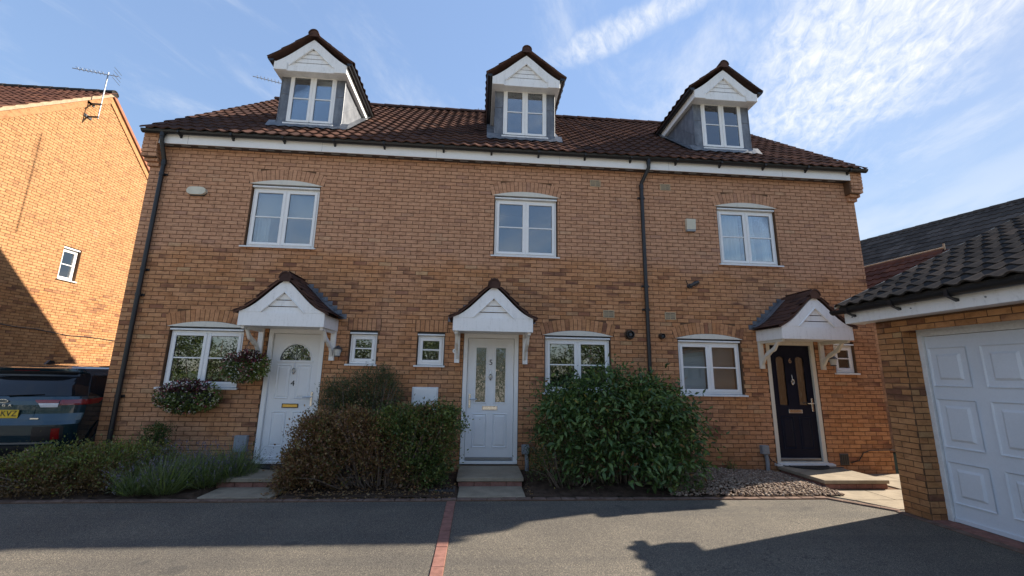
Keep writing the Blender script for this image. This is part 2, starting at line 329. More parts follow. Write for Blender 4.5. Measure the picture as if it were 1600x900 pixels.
    def xf(s, M): s.v = [tuple(M @ Vector(q)) for q in s.v]; return s
    def mesh(s, name, mat, smooth=False):
        me = bpy.data.meshes.new(name); me.from_pydata(s.v, [], s.f); me.materials.append(MATS[mat])
        import bmesh
        bm = bmesh.new(); bm.from_mesh(me); bmesh.ops.recalc_face_normals(bm, faces=bm.faces); bm.to_mesh(me); bm.free()
        if smooth:
            me.polygons.foreach_set('use_smooth', [True]*len(me.polygons)); me.set_sharp_from_angle(angle=R(38))
        me.update(); return me
    def build(s, name, mat, parent=None, smooth=False, loc=None): return link(name, s.mesh(name, mat, smooth), parent, loc)
def text_mesh(name, txt, size, mat, M, extrude=0.004, parent=None, align='CENTER'):
    c = bpy.data.curves.new(name, 'FONT'); c.body = txt; c.size = size; c.extrude = extrude; c.align_x = align; c.align_y = 'CENTER'
    t = bpy.data.objects.new(name+'_curve', c); COL.objects.link(t)
    bpy.context.view_layer.update(); dg = bpy.context.evaluated_depsgraph_get()
    me = bpy.data.meshes.new_from_object(t.evaluated_get(dg)); bpy.data.objects.remove(t); bpy.data.curves.remove(c)
    me.transform(M); me.materials.clear(); me.materials.append(MATS[mat]); me.name = name
    return link(name, me, parent)
FACE = Matrix.Rotation(R(90), 4, 'X')         # text that faces -Y

# ---------------------------------------------------------------- brick walls
BL, BH, JT = 0.225, 0.075, 0.005
HIDE = [(420, 725, 590, 800), (835, 1095, 580, 800), (0, 390, 650, 800), (372, 545, 428, 520), (702, 838, 438, 520), (1170, 1335, 455, 530)]
def brick_pieces(u_min, u_max, v_min, v_max, cuts, span=None, u0=None):
    """stretcher bond: (a, b, v) pieces left after the openings are cut away"""
    out = []; u0 = u_min if u0 is None else u0
    k = int(round(v_min/BH))
    while k*BH < v_max - 0.02:
        v = k*BH; lo, hi = (u_min, u_max) if span is None else span(v+BH/2)
        gaps = sorted(c for c in cuts(v+BH/2) if c[1] > c[0])
        off = BL/2 if k % 2 else 0.0
        i0 = math.floor((lo-u0+off)/BL) - 1; i1 = math.ceil((hi-u0+off)/BL) + 1
        for i in range(i0, i1):
            a, b = max(u0-off+i*BL, lo), min(u0-off+(i+1)*BL, hi)
            if b-a < 0.03: continue
            segs = [(a, b)]
            for g0, g1 in gaps:
                nx = []
                for s0, s1 in segs:
                    if g1 <= s0 or g0 >= s1: nx.append((s0, s1)); continue
                    if g0 > s0: nx.append((s0, g0))
                    if g1 < s1: nx.append((g1, s1))
                segs = nx
            for s0, s1 in segs:
                if s1-s0 > 0.03: out.append((s0+JT, s1-JT, v))
        k += 1
    return out
def brick_verts(M, a, b, v0, v1, proud=0.006, back=0.02, c=0.003):
    """one brick on the wall plane; M maps (u, out, v) to the world"""
    o, r = proud, -back
    P = [(a, r, v0), (b, r, v0), (b, r, v1), (a, r, v1), (a, o-c, v0), (b, o-c, v0), (b, o-c, v1), (a, o-c, v1), (a+c, o, v0+c), (b-c, o, v0+c), (b-c, o, v1-c), (a+c, o, v1-c)]
    return [M @ Vector(p) for p in P]
BF = [(8, 9, 10, 11), (4, 5, 9, 8), (5, 6, 10, 9), (6, 7, 11, 10), (7, 4, 8, 11), (0, 1, 5, 4), (1, 2, 6, 5), (2, 3, 7, 6), (3, 0, 4, 7)]
def lay_bricks(pieces, M, mat, owner_of, single=300, max_single=True, seen=None):
    """pieces -> single brick objects for the largest in the picture, the rest joined per owner"""
    rank = {}
    for i, (a, b, v) in enumerate(pieces):
        par = owner_of((a+b)/2)
        if par is None: continue
        sc = -1
        if abs((b-a) - (BL-2*JT)) < 1e-4:
            q = [project(M @ Vector(t)) for t in ((a, 0, v), (b, 0, v), (b, 0, v+BH), (a, 0, v+BH))]
            cx = sum(t[0] for t in q)/4; cy = sum(t[1] for t in q)/4
            if all(t[2] > 0.1 for t in q) and 0 < cx < 1600 and 0 < cy < 900 and not any(h[0] < cx < h[1] and h[2] < cy < h[3] for h in HIDE) and (seen is None or seen(cx, cy)):
                sc = abs(sum(q[k][0]*q[(k+1) % 4][1]-q[(k+1) % 4][0]*q[k][1] for k in range(4)))/2
        rank.setdefault(par.name, (par, []))[1].append((sc, i))
    L = BL-2*JT
    unit = None
    for par, lst in rank.values():
        lst.sort(key=lambda t: -t[0]); rest = []
        for n_, (sc, i) in enumerate(lst):
            a, b, v = pieces[i]
            if sc > 0 and n_ < single:
                if unit is None:
                    vs = brick_verts(M.to_3x3().to_4x4(), 0, L, JT, BH-JT); m_ = MB().add(vs, BF); unit = m_.mesh('brick', mat)
                o = link('brick', unit, par, loc=M @ Vector((a, 0, v)))
            else: rest.append((a, b, v))
        mb = MB()
        for a, b, v in rest: mb.add(brick_verts(M, a, b, v+JT+random.uniform(-.001, .001), v+BH-JT, 0.006+random.uniform(-.002, .002)), BF)
        if rest: stuff(mb.build('bricks', mat, par))
def arch_bricks(par, xc, half, zs, rise, M, mat, count):
    """segmental arch of soldier bricks over an opening; returns the cut for the courses"""
    Rr = (half*half+rise*rise)/(2*rise); zc = zs+rise-Rr; a0 = math.asin(min(1, (half+0.03)/Rr)); hgt = 0.215
    for i in range(count):
        t0 = -a0 + 2*a0*(i+0.06)/count; t1 = -a0 + 2*a0*(i+0.94)/count
        vs = []
        for o in (-0.02, 0.007):
            for rr, t in ((Rr+0.004, t0), (Rr+0.004, t1), (Rr+hgt, t1), (Rr+hgt, t0)): vs.append(M @ Vector((xc+rr*math.sin(t), o, zc+rr*math.cos(t))))
        MB().add(vs, [(4, 5, 6, 7), (0, 1, 5, 4), (1, 2, 6, 5), (2, 3, 7, 6), (3, 0, 4, 7)]).build('brick', mat, par)
    Ro = Rr+hgt+0.008
    def cut(v):
        if v < zs-0.02 or v > zc+Ro: return (0, 0)
        d = math.sqrt(max(0, Ro*Ro-(v-zc)**2)); e = min(d, (half+0.03)+ (v-zs)*0.55*math.tan(a0)+0.012)
        return (xc-e, xc+e)
    return cut

# ---------------------------------------------------------------- the three houses: shell
XL, B1, B2, XR = -6.08, -1.355, 3.2575, 7.81
EAVE_Z, T40 = 5.97, math.tan(R(40))
RIDGE_Y = 4.0; RIDGE_Z = EAVE_Z + (RIDGE_Y+0.25)*T40
roof_z = lambda y: EAVE_Z + (y+0.25)*T40
GH = 'brick terraced houses in a row'
houses = [thing('terraced_house', 'left brick terraced house with white front door numbered 4', 'house', (-3.7, 0, 0), GH),
          thing('terraced_house', 'middle brick terraced house with white front door numbered 5', 'house', (0.95, 0, 0), GH),
          thing('terraced_house', 'right brick terraced house with dark navy front door numbered 6', 'house', (5.5, 0, 0), GH)]
edges = [(XL, B1), (B1, B2), (B2, XR)]
which = lambda x: 0 if x < B1 else (1 if x < B2 else 2)
UP = [(-4.212, 3.894, 5.026), (0.309, 3.894, 5.026), (4.801, 3.894, 5.026)]
GF = [(-5.216, 1.389, 2.334), (1.295, 1.389, 2.334), (3.815, 1.389, 2.334)]
SM = [(-2.192, -1.735), (-1.010, -0.547), (6.918, 7.318)]
DOOR = [(-3.105, 0.475), (0.305, 0.495), (6.020, 0.485)]
OPEN = []                                                  # x0, x1, z0, z1
for x, a, b in UP+GF: OPEN.append((x-0.012, x+1.212, a-0.03, b+0.075))
for a, b in SM: OPEN.append((a-0.01, b+0.01, 1.79, 2.405))
for c, h in DOOR: OPEN.append((c-h, c+h, 0.15, 2.42))
MF = Matrix(((1, 0, 0, 0), (0, -1, 0, 0), (0, 0, 1, 0), (0, 0, 0, 1)))      # (u, out, v) -> facade
walls, roofs = [], []
for hi, (x0, x1) in enumerate(edges):
    mb = MB(); ops = [o for o in OPEN if x0 <= (o[0]+o[1])/2 < x1]
    xs = sorted({x0, x1} | {v for o in ops for v in o[:2]}); zs = sorted({0.0, 5.93} | {v for o in ops for v in o[2:]})
    for xa, xb in zip(xs, xs[1:]):
        run = None
        for za, zb in zip(zs, zs[1:]):
            if any(o[0] < (xa+xb)/2 < o[1] and o[2] < (za+zb)/2 < o[3] for o in ops):
                if run: mb.box(xa, xb, 0.0, 0.22, *run); run = None
            else: run = (za, zb) if run is None else (run[0], zb)
        if run: mb.box(xa, xb, 0.0, 0.22, *run)
    MB().box(x0, x1, 7.4, 7.6, 0, 5.6).build('rear_wall', 'brick', houses[hi])
    for xe, side in ((XL, 0), (XR, 2)):
        if side == hi:
            pts = [(0.221, 0.0), (7.399, 0.0), (7.399, 5.85), (RIDGE_Y, RIDGE_Z-0.22), (0.221, 5.95)]
            mb.prism_x(pts, xe if hi == 0 else xe-0.22, xe+0.22 if hi == 0 else xe)
    walls.append(mb.build('wall', 'mortar', houses[hi]))
arch_cuts = []
for hi in range(3):
    for x, a, b in (UP[hi], GF[hi]): arch_cuts.append(arch_bricks(walls[hi], x+0.6, 0.635, b+0.075, 0.088, MF, 'brick', 18))
for hi, (a, b) in enumerate(SM):                            # flat soldier heads over the small windows
    n = 7; x0, x1 = a-0.055, b+0.055; st = (x1-x0)/n
    for i in range(n): MB().box(x0+i*st+0.005, x0+(i+1)*st-0.005, -0.007, 0.02, 2.411, 2.621, 0.003).build('brick', 'brick', walls[hi])
def cuts(v):
    out = [(o[0]-0.004, o[1]+0.004) for o in OPEN if o[2] < v < o[3]] + [c(v) for c in arch_cuts]
    if 2.40 < v < 2.625: out += [(a-0.06, b+0.06) for a, b in SM]
    return out
lay_bricks(brick_pieces(XL, XR, 0.0, 5.86, cuts), MF, 'brick', lambda u: walls[which(u)], seen=lambda x, y: x < 1365)
# corbelled brick kneelers under the gutter ends
for hi, xa, xb in ((0, XL-0.085, XL+0.235), (2, XR-0.225, XR+0.09)):
    for k in range(9):
        z = 5.325+k*BH; out = 0.05*(k+1) if k < 3 else 0.165
        ex = 0.03*min(k, 2) if hi == 0 else 0; ex2 = 0.03*min(k, 2) if hi == 2 else 0
        xm = xa + (0.215 if k % 2 else 0.105)
        for s0, s1 in ((xa+0.06-ex, xm), (xm+0.008, xb-0.06+ex2)):
            MB().box(s0, s1, -out, 0.03, z+JT, z+BH-JT, 0.003).build('brick', 'brick', walls[hi])
    MB().box(xa+0.03, xb-0.07, -0.145, 0.02, 5.46, 5.99).build('corbel', 'mortar', walls[hi])

# ---------------------------------------------------------------- roof tiles
def wave_tile(name, mat, wd=0.418, ln=0.40, amp=0.028, lift=0.028, seg=14, waves=2):
    top, bot, up = [], [], []
    for i in range(seg+1):
        t = i/seg; h = amp*(0.5+0.5*math.cos(2*math.pi*(t*waves-0.28)))**1.3
        top.append((t*(wd+0.012), 0, lift+h)); bot.append((t*(wd+0.012), 0.004, lift+h-0.020)); up.append((t*(wd+0.012), ln, h-0.002))
    m = MB(); m.strip(top, up); m.strip(bot, top); m.strip([top[-1], up[-1]], [bot[-1], (up[-1][0], ln, up[-1][2]-0.02)]); m.strip([bot[0], (0, ln, up[0][2]-0.02)], [top[0], up[0]])
    me = bpy.data.meshes.new(name); me.from_pydata(m.v, [], m.f); me.materials.append(MATS[mat]); me.polygons.foreach_set('use_smooth', [True]*len(me.polygons)); me.set_sharp_from_angle(angle=R(40)); me.update()
    return me
TILE = wave_tile('roof_tile', 'roof_tile'); TILE_D = wave_tile('roof_tile', 'dark_tile', amp=0.034, lift=0.020); TILE_G = wave_tile('roof_tile', 'grey_tile'); TILE_R = wave_tile('roof_tile', 'red_tile')
PLAIN = MB().box(0.002, 0.163, 0, 0.19, 0, 0.013, 0.002).mesh('roof_tile', 'roof_tile')
def basis(o, u, v, n): return Matrix(((u[0], v[0], n[0], o[0]), (u[1], v[1], n[1], o[1]), (u[2], v[2], n[2], o[2]), (0, 0, 0, 1)))
def place_tiles(me, org, u, v, cols, rows, du, dv, owner, ok=None, jitter=0.004, lift=0.0):
    u, v = Vector(u).normalized(), Vector(v).normalized(); n = u.cross(v); org = Vector(org); c = 0
    for r_ in range(rows):
        for i in range(cols):
            p = org + u*(i*du) + v*(r_*dv) + n*(lift+random.uniform(0, jitter)); mid = p + u*du/2 + v*dv/2
            if ok and not ok(mid): continue
            par = owner(mid) if callable(owner) else owner
            o = link('roof_tile', me, par); c += 1
            q = Matrix.Rotation(random.uniform(-.006, .006), 4, 'Z'); tl = Matrix.Rotation(random.uniform(-.008, .008), 4, 'X')
            o.matrix_basis = basis(p, u, v, n) @ q @ tl
    return c
def ridge_tiles(p0, p1, r, ln, mat, owner, squash=0.8, drop=0.055):
    p0, p1 = Vector(p0), Vector(p1); d = (p1-p0); n = max(1, int(round(d.length/ln))); t = d.normalized(); side = t.cross(Vector((0, 0, 1)))
    m = MB(); a, b, ai = [], [], []
    for k in range(11):
        an = math.pi*(k/10); s_, h = -math.cos(an)*r, math.sin(an)*r*squash+0.03*(math.sin(an)-1)
        a.append(side*s_*1.03+Vector((0, 0, h+0.012-drop+0.03))); b.append(side*s_*0.97+Vector((0, 0, h-drop+0.03))+t*(d.length/n+0.02)); ai.append(side*s_*0.86+Vector((0, 0, h*0.86-drop+0.03)))
    m.strip(a, b); m.strip(ai, a); me = m.mesh('ridge_tile', mat, True)
    for i in range(n):
        p = p0 + d*(i/n); link('ridge_tile', me, owner(p) if callable(owner) else owner, loc=p)
    MB().add([p0+q+t*0.012 for q in ai]+[p0+q*1.0+t*0.012-Vector((0, 0, 0.05)) for q in (ai[-1], ai[0])], [tuple(range(13))]).build('ridge_bedding', mat, owner(p0) if callable(owner) else owner)
UPS = Vector((0, math.cos(R(40)), math.sin(R(40))))
DC = [-3.54, 0.908, 5.33]                                   # dormer centre lines
for hi, (x0, x1) in enumerate(edges):
    xa, xb = (x0-0.06 if hi == 0 else x0), (x1+0.08 if hi == 2 else x1)
    yb = 7.95; zb = RIDGE_Z-(yb-RIDGE_Y)*1.01; c = DC[hi]; mb = MB()
    # deck with the dormer's hole left open
    segs = [(xa, c-0.58, -0.2, RIDGE_Y), (c+0.58, xb, -0.2, RIDGE_Y), (c-0.58, c+0.58, -0.2, 0.40), (c-0.58, c+0.58, 2.25, RIDGE_Y)]
    for s0, s1, ya, yc in segs: mb.prism_x([(ya, roof_z(ya)-0.05), (yc, roof_z(yc)-0.05), (yc, roof_z(yc)), (ya, roof_z(ya))], s0, s1)
    mb.prism_x([(RIDGE_Y, RIDGE_Z-0.05), (yb, zb-0.05), (yb, zb), (RIDGE_Y, RIDGE_Z)], xa, xb)
    roofs.append(mb.build('roof', 'dark_tile', houses[hi]))
o0 = Vector((XL-0.07, -0.30, roof_z(-0.30)))
def tile_ok(m):
    for c in DC:
        if abs(m.x-c) < 0.72 and 0.36 < m.y < 2.2: return False
        if abs(m.x-c) < 0.5 and m.y < 2.6 and m.y > 0.36: return False
    return True
place_tiles(TILE, o0, (1, 0, 0), UPS, 33, 17, (XR+0.09-XL+0.07)/33, 0.328, lambda m: roofs[which(m.x)], tile_ok)
ridge_tiles((XL-0.07, RIDGE_Y, RIDGE_Z+0.02), (XR+0.09, RIDGE_Y, RIDGE_Z+0.02), 0.12, 0.45, 'roof_tile', lambda p: roofs[which(p.x)])

# fascia, soffit, gutter and downpipes
for hi, (x0, x1) in enumerate(edges):
    xa, xb = (x0+0.19 if hi == 0 else x0+0.001), (x1-0.17 if hi == 2 else x1-0.001)
    fas = MB().box(xa, xb, -0.165, -0.145, 5.735, 5.925).build('fascia', 'white_upvc', houses[hi])
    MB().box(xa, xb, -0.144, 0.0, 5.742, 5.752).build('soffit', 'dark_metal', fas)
    k = 0; m = MB(); x = xa+0.05
    while x < xb-0.2: m.box(x, x+0.16, -0.10, -0.075, 5.734, 5.7415); x += 0.30
    stuff(m.build('soffit_vents', 'grey_plastic', fas))
    x = xa+0.5
    while x < xb: MB().box(x-0.0015, x+0.0015, -0.167, -0.16, 5.736, 5.924).build('joint', 'grey_plastic', fas); x += 2.4
    ga, gb = (x0-0.07 if hi == 0 else x0), (x1+0.14 if hi == 2 else x1)
    n = 12; prof = [(-0.225+0.058*math.cos(math.pi+math.pi*i/n), 5.952+0.062*math.sin(math.pi+math.pi*i/n)) for i in range(n+1)]
    inn = [(-0.225+(y+0.225)*0.92, 5.952+(z-5.952)*0.92) for y, z in prof][::-1]
    gut = MB().prism_x(prof+inn, ga, gb).build('gutter', 'black_plastic', houses[hi], True)
    for xe, sd in ((ga, 0), (gb, 2)):
        if sd == hi: MB().prism_x([(y*1.0, z) for y, z in prof], xe-0.006, xe+0.006).build('end_cap', 'black_plastic', gut)
    x = ga+0.62
    while x < gb-0.1:
        MB().prism_x([(-0.292, 5.955), (-0.288, 5.90), (-0.26, 5.872), (-0.225, 5.878), (-0.19, 5.865), (-0.1652, 5.845), (-0.1652, 5.95), (-0.18, 5.90), (-0.225, 5.884), (-0.27, 5.90), (-0.284, 5.955)], x, x+0.035).build('gutter_bracket', 'black_plastic', gut); x += 0.92
def downpipe(hi, xt, xb_, z0):
    m = MB().tube([(xt, -0.225, 5.93), (xt, -0.225, 5.80), (xt, -0.215, 5.74), (xb_, -0.075, 5.47), (xb_, -0.062, 5.42), (xb_, -0.062, 5.3), (xb_, -0.062, z0), ], 0.036, 14)
    dp = m.build('downpipe', 'black_plastic', houses[hi], True)
    MB().tube([(xt, -0.225, 5.93), (xt, -0.225, 5.83)], 0.046, 14).build('outlet', 'black_plastic', dp, True)
    MB().tube([(xb_, -0.062, 5.44), (xb_, -0.062, 5.35)], 0.043, 14).build('collar', 'black_plastic', dp, True)
    for z in (5.15, 3.35, 2.9, 1.2):
        MB().tube([(xb_, -0.062, z), (xb_, -0.062, z+0.05)], 0.043, 14).box(xb_-0.075, xb_+0.075, -0.03, -0.012, z+0.005, z+0.045).build('pipe_clip', 'black_plastic', dp)
downpipe(0, -5.80, -5.81, 0.02); downpipe(1, 3.32, 3.215, 0.02)

# ---------------------------------------------------------------- windows
def curtain(mb, x0, x1, y, z0, z1, waves, amp=0.018):
    n = 40; a = []; b = []
    for i in range(n+1):
        t = i/n; yy = y+amp*math.sin(t*waves*2*math.pi); a.append((x0+(x1-x0)*t, yy, z0)); b.append((x0+(x1-x0)*t, yy, z1))
    return mb.strip(a, b)
def frame_rect(m, x0, x1, z0, z1, y0, y1, w_, c=0.004):
    m.box(x0, x0+w_, y0, y1, z0, z1, c); m.box(x1-w_, x1, y0, y1, z0, z1, c); m.box(x0+w_-0.002, x1-w_+0.002, y0+0.001, y1, z0, z0+w_, c); m.box(x0+w_-0.002, x1-w_+0.002, y0+0.001, y1, z1-w_, z1, c)
def glazed(par, x0, x1, z0, z1, yf, lights, bar=True, room=None, shade=None, mat='white_upvc', depth=1.6):
    """outer frame with sashes, panes, glazing bars; par is the window part"""
    wl = (x1-x0)/lights
    for i in range(lights):
        a, b = x0+i*wl, x0+(i+1)*wl
        sa = a+(0.034 if i == 0 else 0.010); sb = b-(0.034 if i == lights-1 else 0.010)
        m = MB(); frame_rect(m, sa, sb, z0+0.034, z1-0.034, yf-0.014, yf+0.03, 0.052, 0.006); m.build('sash', mat, par)
        ga, gb, gz0, gz1 = sa+0.050, sb-0.050, z0+0.084, z1-0.084
        MB().box(ga, gb, yf+0.006, yf+0.012, gz0, gz1).build('pane', 'glass', par)
        g = MB(); frame_rect(g, ga, gb, gz0, gz1, yf+0.001, yf+0.0055, 0.008, 0); g.build('gasket', 'black_plastic', par)
        if bar: zb_ = (gz0+gz1)/2+0.01; MB().box(ga+0.002, gb-0.002, yf-0.003, yf+0.005, zb_-0.011, zb_+0.011, 0.002).build('glazing_bar', mat, par)
    if room: # the room seen through the glass
        xa, xb, za, zb = x0-0.5, x1+0.5, z0-0.75, z1+0.3
        ya, yb_ = yf+0.20, yf+depth
        m = MB(); m.add([(xa, ya, za), (xb, ya, za), (xb, yb_, za), (xa, yb_, za), (xa, ya, zb), (xb, ya, zb), (xb, yb_, zb), (xa, yb_, zb)], [(0, 1, 2, 3), (7, 6, 5, 4), (1, 5, 6, 2), (2, 6, 7, 3), (0, 3, 7, 4)])
        m.add([(xa, ya, za), (x0+0.02, ya, za), (x0+0.02, ya, zb), (xa, ya, zb)], [(0, 1, 2, 3)]); m.add([(x1-0.02, ya, za), (xb, ya, za), (xb, ya, zb), (x1-0.02, ya, zb)], [(0, 1, 2, 3)])
        m.build('room', 'room', par)
    if shade: shade(par, x0+0.06, x1-0.06, z0+0.06, z1-0.06, yf+0.09)
def main_window(hi, x0, z0, z1, shade=None, tag_=None):
    x1 = x0+1.2; yf = 0.045
    m = MB(); frame_rect(m, x0, x1, z0, z1, yf, yf+0.06, 0.050, 0.004); m.box(x0+0.578, x0+0.622, yf+0.001, yf+0.059, z0+0.049, z1-0.049)
    wd = m.build('window', 'white_upvc', houses[hi])
    glazed(wd, x0, x1, z0, z1, yf, 2, room=True, shade=shade)
    MB().prism_x([(0.09, z0-0.002), (-0.055, z0-0.012), (-0.06, z0-0.016), (-0.06, z0-0.040), (-0.048, z0-0.040), (-0.048, z0-0.028), (0.09, z0-0.028)], x0-0.065, x1+0.05).build('sill', 'white_sill', wd)
    # arched infill above the straight frame, on a drip strip
    zs = z1+0.075; half, rise = 0.632, 0.086; Rr = (half*half+rise*rise)/(2*rise); zc = zs+rise-Rr; n = 18
    pts = [(x0+0.6-half-0.03, zs-0.008), (x0+0.6+half+0.03, zs-0.008)] + [(x0+0.6+half*(1-2*i/n), zc+math.sqrt(Rr*Rr-(half*(1-2*i/n))**2)) for i in range(n+1)]
    MB().prism(pts, -0.022, 0.05).build('arch_panel', 'cream_paint', wd)
    MB().box(x0-0.006, x1+0.006, -0.012, 0.06, z1+0.006, z1+0.036, 0.003).build('head_strip', 'white_sill', wd)
    MB().box(x0-0.006, x1+0.006, 0.03, 0.10, z1+0.036, z1+0.07).build('head_shade', 'black_plastic', wd)  # black strip stands in for the shade under the arch panel
    return wd
def blind_part(part=1.0, mat='blind', lines=True):
    def f(par, xa, xb, za, zb, y):
        zc = zb-(zb-za)*part
        MB().box(xa, xb, y, y+0.004, zc, zb).build('blind', mat, par)
        if part < 1: MB().box(xa, xb, y-0.012, y+0.012, zc-0.03, zc).build('blind_rail', mat, par)
    return f
def drape(sides, mat='curtain_white'):
    def f(par, xa, xb, za, zb, y):
        for t0, t1 in sides: curtain(MB(), xa+(xb-xa)*t0, xa+(xb-xa)*t1, y+0.03, za, zb, max(2, int((t1-t0)*14))).build('curtain', mat, par, True)
    return f
def house4_sill(par, xa, xb, za, zb, y):
    blind_part(0.42, 'blind_dark')(par, xa+0.55, xb, za, zb, y+0.05)
    for i, px in enumerate((0.10, 0.40, 0.72, 0.95)):
        x = xa+px*(xb-xa)*0.98; pt = MB().tube([(x, y+0.14, za-0.02), (x, y+0.14, za+0.10)], 0.045, 12, r1=0.058).build('plant_pot', 'white_sill' if i % 2 else 'terracotta', par, True)
def upper4(par, xa, xb, za, zb, y):
    blind_part(0.44, 'blind')(par, xa, xb, za, zb, y+0.05); drape(((0.0, 0.2),))(par, xa, xb, za, zb, y+0.07)
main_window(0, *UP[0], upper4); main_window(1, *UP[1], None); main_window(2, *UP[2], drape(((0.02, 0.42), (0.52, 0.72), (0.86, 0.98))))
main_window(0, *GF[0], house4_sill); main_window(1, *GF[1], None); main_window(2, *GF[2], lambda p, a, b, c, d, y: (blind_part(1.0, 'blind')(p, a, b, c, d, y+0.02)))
for hi, (a, b) in enumerate(SM):
    z0, z1, yf = 1.825, 2.335, 0.045
    m = MB(); frame_rect(m, a, b, z0, z1, yf, yf+0.06, 0.045, 0.004); wd = m.build('window', 'white_upvc', houses[hi])
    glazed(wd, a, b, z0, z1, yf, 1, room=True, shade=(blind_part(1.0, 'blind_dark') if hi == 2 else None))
    MB().prism_x([(0.09, z0-0.002), (-0.05, z0-0.012), (-0.05, z0-0.040), (0.09, z0-0.032)], a-0.05, b+0.03).build('sill', 'white_sill', wd)
    MB().box(a-0.008, b+0.008, -0.012, 0.08, z1+0.006, z1+0.034, 0.003).build('head_strip', 'white_sill', wd)
    MB().box(a-0.008, b+0.008, 0.03, 0.10, z1+0.034, z1+0.068).build('head_shade', 'black_plastic', wd)  # black strip stands in for the shade under the soldier head

# ---------------------------------------------------------------- doors
def raised_panel(par, x0, x1, z0, z1, y, mat):
    b, d = 0.028, 0.012; m = MB()
    for (a0, a1, c0, c1, ya), (e0, e1, g0, g1, yb_) in (((x0, x1, z0, z1, y+0.001), (x0+0.012, x1-0.012, z0+0.012, z1-0.012, y-d)), ((x0+0.012, x1-0.012, z0+0.012, z1-0.012, y-d), (x0+b, x1-b, z0+b, z1-b, y-0.001)), ((x0+b, x1-b, z0+b, z1-b, y-0.001), (x0+b+0.03, x1-b-0.03, z0+b+0.03, z1-b-0.03, y-0.010))):
        m.add([(a0, ya, c0), (a1, ya, c0), (a1, ya, c1), (a0, ya, c1), (e0, yb_, g0), (e1, yb_, g0), (e1, yb_, g1), (e0, yb_, g1)], [(0, 1, 5, 4), (1, 2, 6, 5), (2, 3, 7, 6), (3, 0, 4, 7)])
    i = b+0.03; m.add([(x0+i, y-0.010, z0+i), (x1-i, y-0.010, z0+i), (x1-i, y-0.010, z1-i), (x0+i, y-0.010, z1-i)], [(0, 1, 2, 3)])
    return m.build('panel', mat, par)
